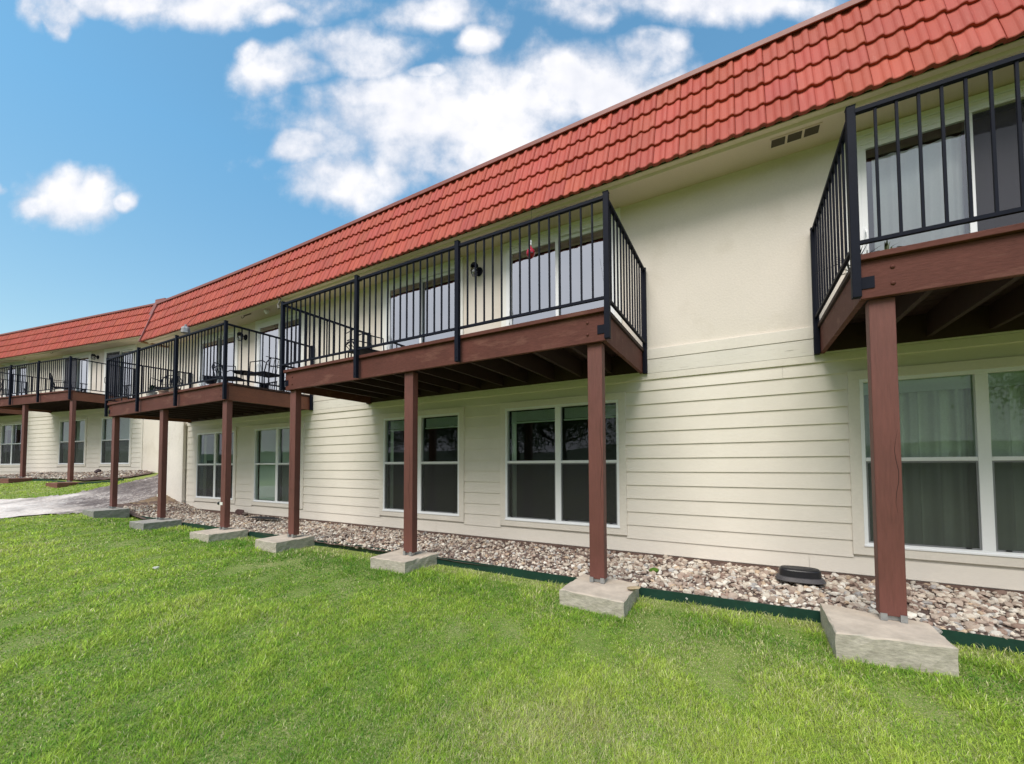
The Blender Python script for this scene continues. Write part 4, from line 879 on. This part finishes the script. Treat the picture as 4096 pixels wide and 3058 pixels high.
b = MB(); b.lathe((0, 0, 0), [(.006, -.005), (.014, .004), (.012, .010)], 8)
o = b.build('feeding_port', mat('dark_red_port', (.12, .02, .02), .3), fe); o.location = (.03, -.03, -.03); o.rotation_euler = (.9, .6, 0)
# galvanised lantern-like bell hanging at the crowded balcony
q = Vector((OB.x, OB.y))+EB*(-3.261)+NB*(-1.54); bl = empty('hanging_bell', (q.x, q.y, 2.50), AB, label='grey galvanised bell hanging above the railing of the crowded balcony', cat='bell')
b = MB(); b.lathe((0, 0, 0), [(.075, 0), (.072, .08), (.064, .10), (.035, .125), (.02, .13), (.02, .16)], 8); b.build('shade', mat('grey_zinc', (.36, .35, .36), .5, .3, 14, .3, 40, metal=.4), bl)
b = MB(); b.tube([(0, 0, .15), (0, .2, .45), (0, .7, .76)], .003, 4); b.build('hook', M_IRON, bl)
# floodlight on the soffit, plant hooks
q = PB(-2.86, -.29, 3.295); fl = empty('floodlight', q, AB, label='small round white floodlight under the eave', cat='floodlight')
b = MB(); b.lathe((0, 0, -.02), [(.055, .02), (.055, .008), (.03, 0)], 18); b.build('base', M_SOF, fl)
b = MB(); b.lathe((0, 0, 0), [(.018, .05), (.04, .02), (.05, -.02), (.045, -.03)], 16); o = b.build('head', M_WHITE2, fl, smooth=True); o.location = (.02, -.03, -.055); o.rotation_euler = (-.9, .3, 0)
def hook(P, s, t, z, label, rz, w_=.26):
    q = P(s, t, z); r = empty('plant_hook', q, rz, label=label, cat='hook'); b = MB(); b.box(-.02, w_, -.012, .012, -.012, -.001); b.build('plate', mat('rusted_hook', (.13, .08, .05), .7), r)
    b = MB(); b.tube([(.0, 0, -.01), (.0, -.02, -.06), (.01, -.05, -.08), (.02, -.07, -.05)], .006, 6); b.build('hanger', MATS['rusted_hook'], r)
hook(PB, -3.66, -.33, 3.298, 'thin rusty hanging hook under the eave near the floodlight', AB)
hook(PD, -.6, -.43, 3.298, 'rusty hook left of the doors under the far wing eave', AD, .4)
hook(PD, -2.6, -.36, 3.298, 'rusty hook beside the white awning housing', AD, .3)
q = PB(-1.99, -.52, 3.27); r = empty('broken_bracket', q, AB, label='dark bent bracket dangling from the fascia behind the middle balcony corner', cat='bracket')
b = MB(); b.tube([(-.06, 0, .0), (.0, 0, .0), (.02, -.02, -.05), (-.02, -.03, -.13), (.02, -.04, -.21)], .014, 6, .02); b.build('bracket', mat('grey_tin', (.17, .16, .13), .6), r)
# pale tie clips on two posts
for s, side_, lb in ((-MOD+2.46, -1, 'white strap wrapped round the middle post of the crowded balcony'), (-MOD+4.80, 1, 'white strap with a black hose clip on the post beside the double window')):
    q = PB(s, -1.46, -.60 if side_ < 0 else -.66); r = empty('post_strap', q, AB, label=lb, cat='strap'); b = MB(); b.box(-.074 if side_ < 0 else -.045, .03 if side_ < 0 else .05, -.050, -.036, -.02, .03); b.build('strap', M_PLASTW, r)
    if side_ > 0: b = MB(); b.lathe((0, 0, 0), [(.03, -.02), (.03, .02)], 14); o = b.build('clip', M_BLK, r); o.location = (-.085, -.03, .005); o.rotation_euler = (0, pi/2, 0)

# ================================================================ patio furniture on the decks
def patio_chair(loc, rz, label, h=.92, name='patio_chair', grp='dark metal patio chairs on the balconies'):
    r = empty(name, loc, rz, label=label, cat='chair', group=grp)
    b = MB(); b.box(-.21, .21, -.21, .21, .405, .43)
    b.build('seat', M_IRON, r, bevel=.008)
    for x in (-.2, .2):
        for y in (-.2, .2): b = MB(); b.tube([(x, y, .405), (x*1.05, y*1.08, 0)], .011, 6); b.build('leg', M_IRON, r)
        b = MB(); b.tube([(x, -.2, .42), (x*1.02, -.18, .64), (x*1.02, .16, .64), (x, .22, .60)], .010, 6); b.build('armrest', M_IRON, r)
    b = MB(); b.tube([(-.2, .2, .42), (-.2, .26, h-.12), (-.13, .275, h-.02), (0, .28, h), (.13, .275, h-.02), (.2, .26, h-.12), (.2, .2, .42)], .011, 6)
    for x in (-.12, -.04, .04, .12): b.tube([(x, .21, .43), (x, .27, h-.03)], .006, 5)
    for z in (.56, .72): b.tube([(-.2, .235, z), (.2, .235, z)], .007, 5)
    b.build('backrest', M_IRON, r); return r
def onC(s, t): p = PB(-MOD+s, t); return (p.x, p.y, 1.402)
def onD(s, t, base=-1.62): p = PD(base+s, t); return (p.x, p.y, 1.402+ZD+.04)
patio_chair(onC(3.15, -.62), AB+2.2, 'dark metal chair left of the bistro table', .74)
patio_chair(onC(4.2, -.5), AB-1.4, 'dark metal chair at the right end of the crowded balcony', .72)
patio_chair(onC(.55, -.75), AB+.8, 'dark metal chair at the left end of the crowded balcony', .80)
def bistro(loc, label):
    r = empty('patio_table', loc, AB, label=label, cat='table'); b = MB(); b.lathe((0, 0, .50), [(.22, 0), (.23, .012), (.22, .022)], 30); b.build('tabletop', M_IRON, r)
    for k in range(4): a = 2*pi*k/4+.4; b = MB(); b.tube([(cos(a)*.08, sin(a)*.08, .50), (cos(a)*.05, sin(a)*.05, .28), (cos(a)*.27, sin(a)*.27, 0)], .010, 6); b.build('leg', M_IRON, r)
bistro(onC(3.55, -.55), 'round dark metal table among the chairs on the crowded balcony')
def pot(loc, label, sc=1., leaves=16, h=.35, stem=(.04, .10, .02), potc=(.30, .13, .08), seed=1, rz=0., spiky=False):
    rg = random.Random(seed); r = empty('potted_plant', loc, rz, label=label, cat='potted plant', group='potted plants on the balconies')
    b = MB(); b.lathe((0, 0, 0), [(.07*sc, 0), (.10*sc, .16*sc), (.108*sc, .16*sc), (.108*sc, .185*sc), (.09*sc, .185*sc), (.088*sc, .165*sc)], 18); b.build('pot', mat('pot_%d' % (potc[0]*100), potc, .8, .15, 9), r)
    b = MB()
    for k in range(leaves):
        a = rg.uniform(0, 2*pi); l = h*rg.uniform(.6, 1.2); ln = rg.uniform(.25, 1.0); w_ = .010*sc if spiky else .022*sc; d = Vector((cos(a), sin(a), 0)); pp = Vector((-sin(a), cos(a), 0)); z = .16*sc
        P_ = [d*(.02)+Vector((0, 0, z)), d*(ln*l*.3)+Vector((0, 0, z+l*.6)), d*(ln*l*.8)+Vector((0, 0, z+l*.75*(1.2-ln*.5)))]
        b.add([P_[0]-pp*w_*.4, P_[0]+pp*w_*.4, P_[1]+pp*w_, P_[1]-pp*w_, P_[2]], [(0, 1, 2, 3), (3, 2, 4)])
    b.build('leaves', mat('leaf_%d' % (stem[1]*100), stem, .5, .3, 12), r)
pot(onC(1.55, -1.35), 'white potted plant behind the railing, left part of the crowded balcony', .9, 14, .22, potc=(.62, .60, .56), seed=2)
pot(onC(2.05, -1.33), 'low terracotta pot behind the railing of the crowded balcony', .8, 10, .12, potc=(.45, .30, .24), seed=3)
pot(onC(2.45, -1.30), 'brick coloured pot on the crowded balcony floor', .9, 8, .15, potc=(.40, .28, .22), seed=4)
def stand(loc, label):
    r = empty('plant_stand', loc, AB, label=label, cat='plant stand')
    for k in range(3): a = 2*pi*k/3; b = MB(); b.tube([(cos(a)*.12, sin(a)*.12, .55), (cos(a)*.09, sin(a)*.09, .3), (cos(a)*.16, sin(a)*.16, 0)], .008, 6); b.build('leg', M_IRON, r)
    b = MB(); b.lathe((0, 0, .42), [(.09, 0), (.12, .13), (.125, .16)], 14); b.build('bowl', M_IRON, r)
stand(onC(2.15, -.55), 'three legged dark plant stand in the middle of the crowded balcony')
patio_chair(onD(2.1, -.6), AD+2.6, 'dark chair on the far wing balcony seen through its railing', .90)
patio_chair((PD(-8.28+3.4, -.7).x, PD(-8.28+3.4, -.7).y, 1.402+ZD+.04), AD+.4, 'dark chair on the leftmost balcony', .95)
patio_chair((PD(-8.28+4.1, -.7).x, PD(-8.28+4.1, -.7).y, 1.402+ZD+.04), AD-.6, 'second dark chair near the right side of the leftmost balcony', .95)
def onA(s, t): p = pA+eA*s+nA*t; return (p.x, p.y, 1.402)
pot(onA(.30, -.95), 'spiky grass plant in a dark pot at the left corner of the nearest balcony', .8, 20, .22, (.10, .12, .05), (.06, .05, .05), 5, spiky=True)
pot(onA(.22, -.45), 'thin leaved dark plant beside the side railing of the nearest balcony', 1., 26, .40, (.03, .04, .03), (.05, .04, .04), 6, spiky=True)
q = PB(.98, -.7, 1.402); patio_chair(tuple(PB(.62, -.62, 1.402)), AB+2.9, 'low dark chair on the middle balcony in front of the left door', .42+.10)

# ================================================================ trees behind the viewer (mirrored in the windows)
M_BARK = mat('bark', (.10, .075, .055), .95, .3, 6, .8, 30)
def leaf_mat(nm, c):
    return attr_mat(nm, .6, .25, 0, 3, .2, .3)
M_LEAF = attr_mat('tree_leaves', .6, .25, 0, 3, .2, .3)
def tree(x, y, h, rad, label, seed):
    rg = random.Random(seed); z = g1(x, y) if abs(x) < 25 and y > -12 else -1.25; r = empty('tree', (x, y, z-.05), 0, label=label, cat='tree', group='trees standing out on the lawn behind the viewer')
    b = MB(); b.tube([(0, 0, 0), (.05*h*.3, 0, h*.18), (.0, .05, h*.38), (.1, .0, h*.62)], .028*h, 10, .010*h)
    tips = []
    for k in range(11):
        a = rg.uniform(0, 2*pi); z0 = h*rg.uniform(.28, .6); l = rad*rg.uniform(.55, .95); zt = z0+l*rg.uniform(.25, .9)
        p0 = (0, 0, z0); p1 = (cos(a)*l*.5, sin(a)*l*.5, z0+(zt-z0)*.4); p2 = (cos(a)*l, sin(a)*l, zt); b.tube([p0, p1, p2], .010*h, 6, .003*h); tips += [p1, p2]
    b.build('trunk', M_BARK, r)
    rgn = np.random.default_rng(seed); n = 14000; cl = np.array([(rg.gauss(0, rad*.45), rg.gauss(0, rad*.45), h*.66+rg.gauss(0, h*.16)) for _ in range(46)]+tips)
    c = cl[rgn.integers(0, len(cl), n)]; pos = c+rgn.normal(0, rad*.17, (n, 3))*np.array([1, 1, .75]); pos = pos[pos[:, 2] > h*.22]; n = len(pos)
    a = rgn.normal(size=(n, 3)); a /= np.linalg.norm(a, axis=1)[:, None]; bb = np.cross(a, rgn.normal(size=(n, 3))); bb /= np.linalg.norm(bb, axis=1)[:, None]; sz = rgn.uniform(.05, .10, n)[:, None]*h/7
    V = np.stack([pos-a*sz, pos+bb*sz*.5, pos+a*sz, pos-bb*sz*.5], 1).reshape(-1, 3); i = np.arange(n)*4; Q = np.c_[i, i+1, i+2, i+3]
    cc_ = np.array((.055, .10, .025))*rgn.uniform(.5, 1.5, (n, 1)); np_obj('crown', V, Q, M_LEAF, cols=np.repeat(cc_, 4, 0), parent=r)
tree(4.6, -15, 7.5, 3.2, 'round crowned tree mirrored in the right hand window', 1)
tree(-9.5, -9.5, 8, 3.6, 'broad leafy tree mirrored in the middle windows', 2)
tree(-16, -7.5, 8.5, 3.8, 'tall dark tree mirrored left of the middle windows', 3)
tree(-22, -3.5, 8, 3.8, 'spreading tree beside the lower end of the path', 4)
tree(-21.5, -7.2, 9, 4.0, 'dense tree beyond the tall dark one', 6)
tree(-26, -1.0, 8.5, 4.0, 'low crowned tree at the far side of the path', 7)
tree(-12, -16, 9, 4.0, 'tall tree at the back of the lawn', 5)

# ---------------------------------------------------------------- lift everything so that the lawn is near z = 0
for o in list(COL.objects):
    if o.parent is None and o.type in ('MESH', 'EMPTY'): o.location.z += Z0
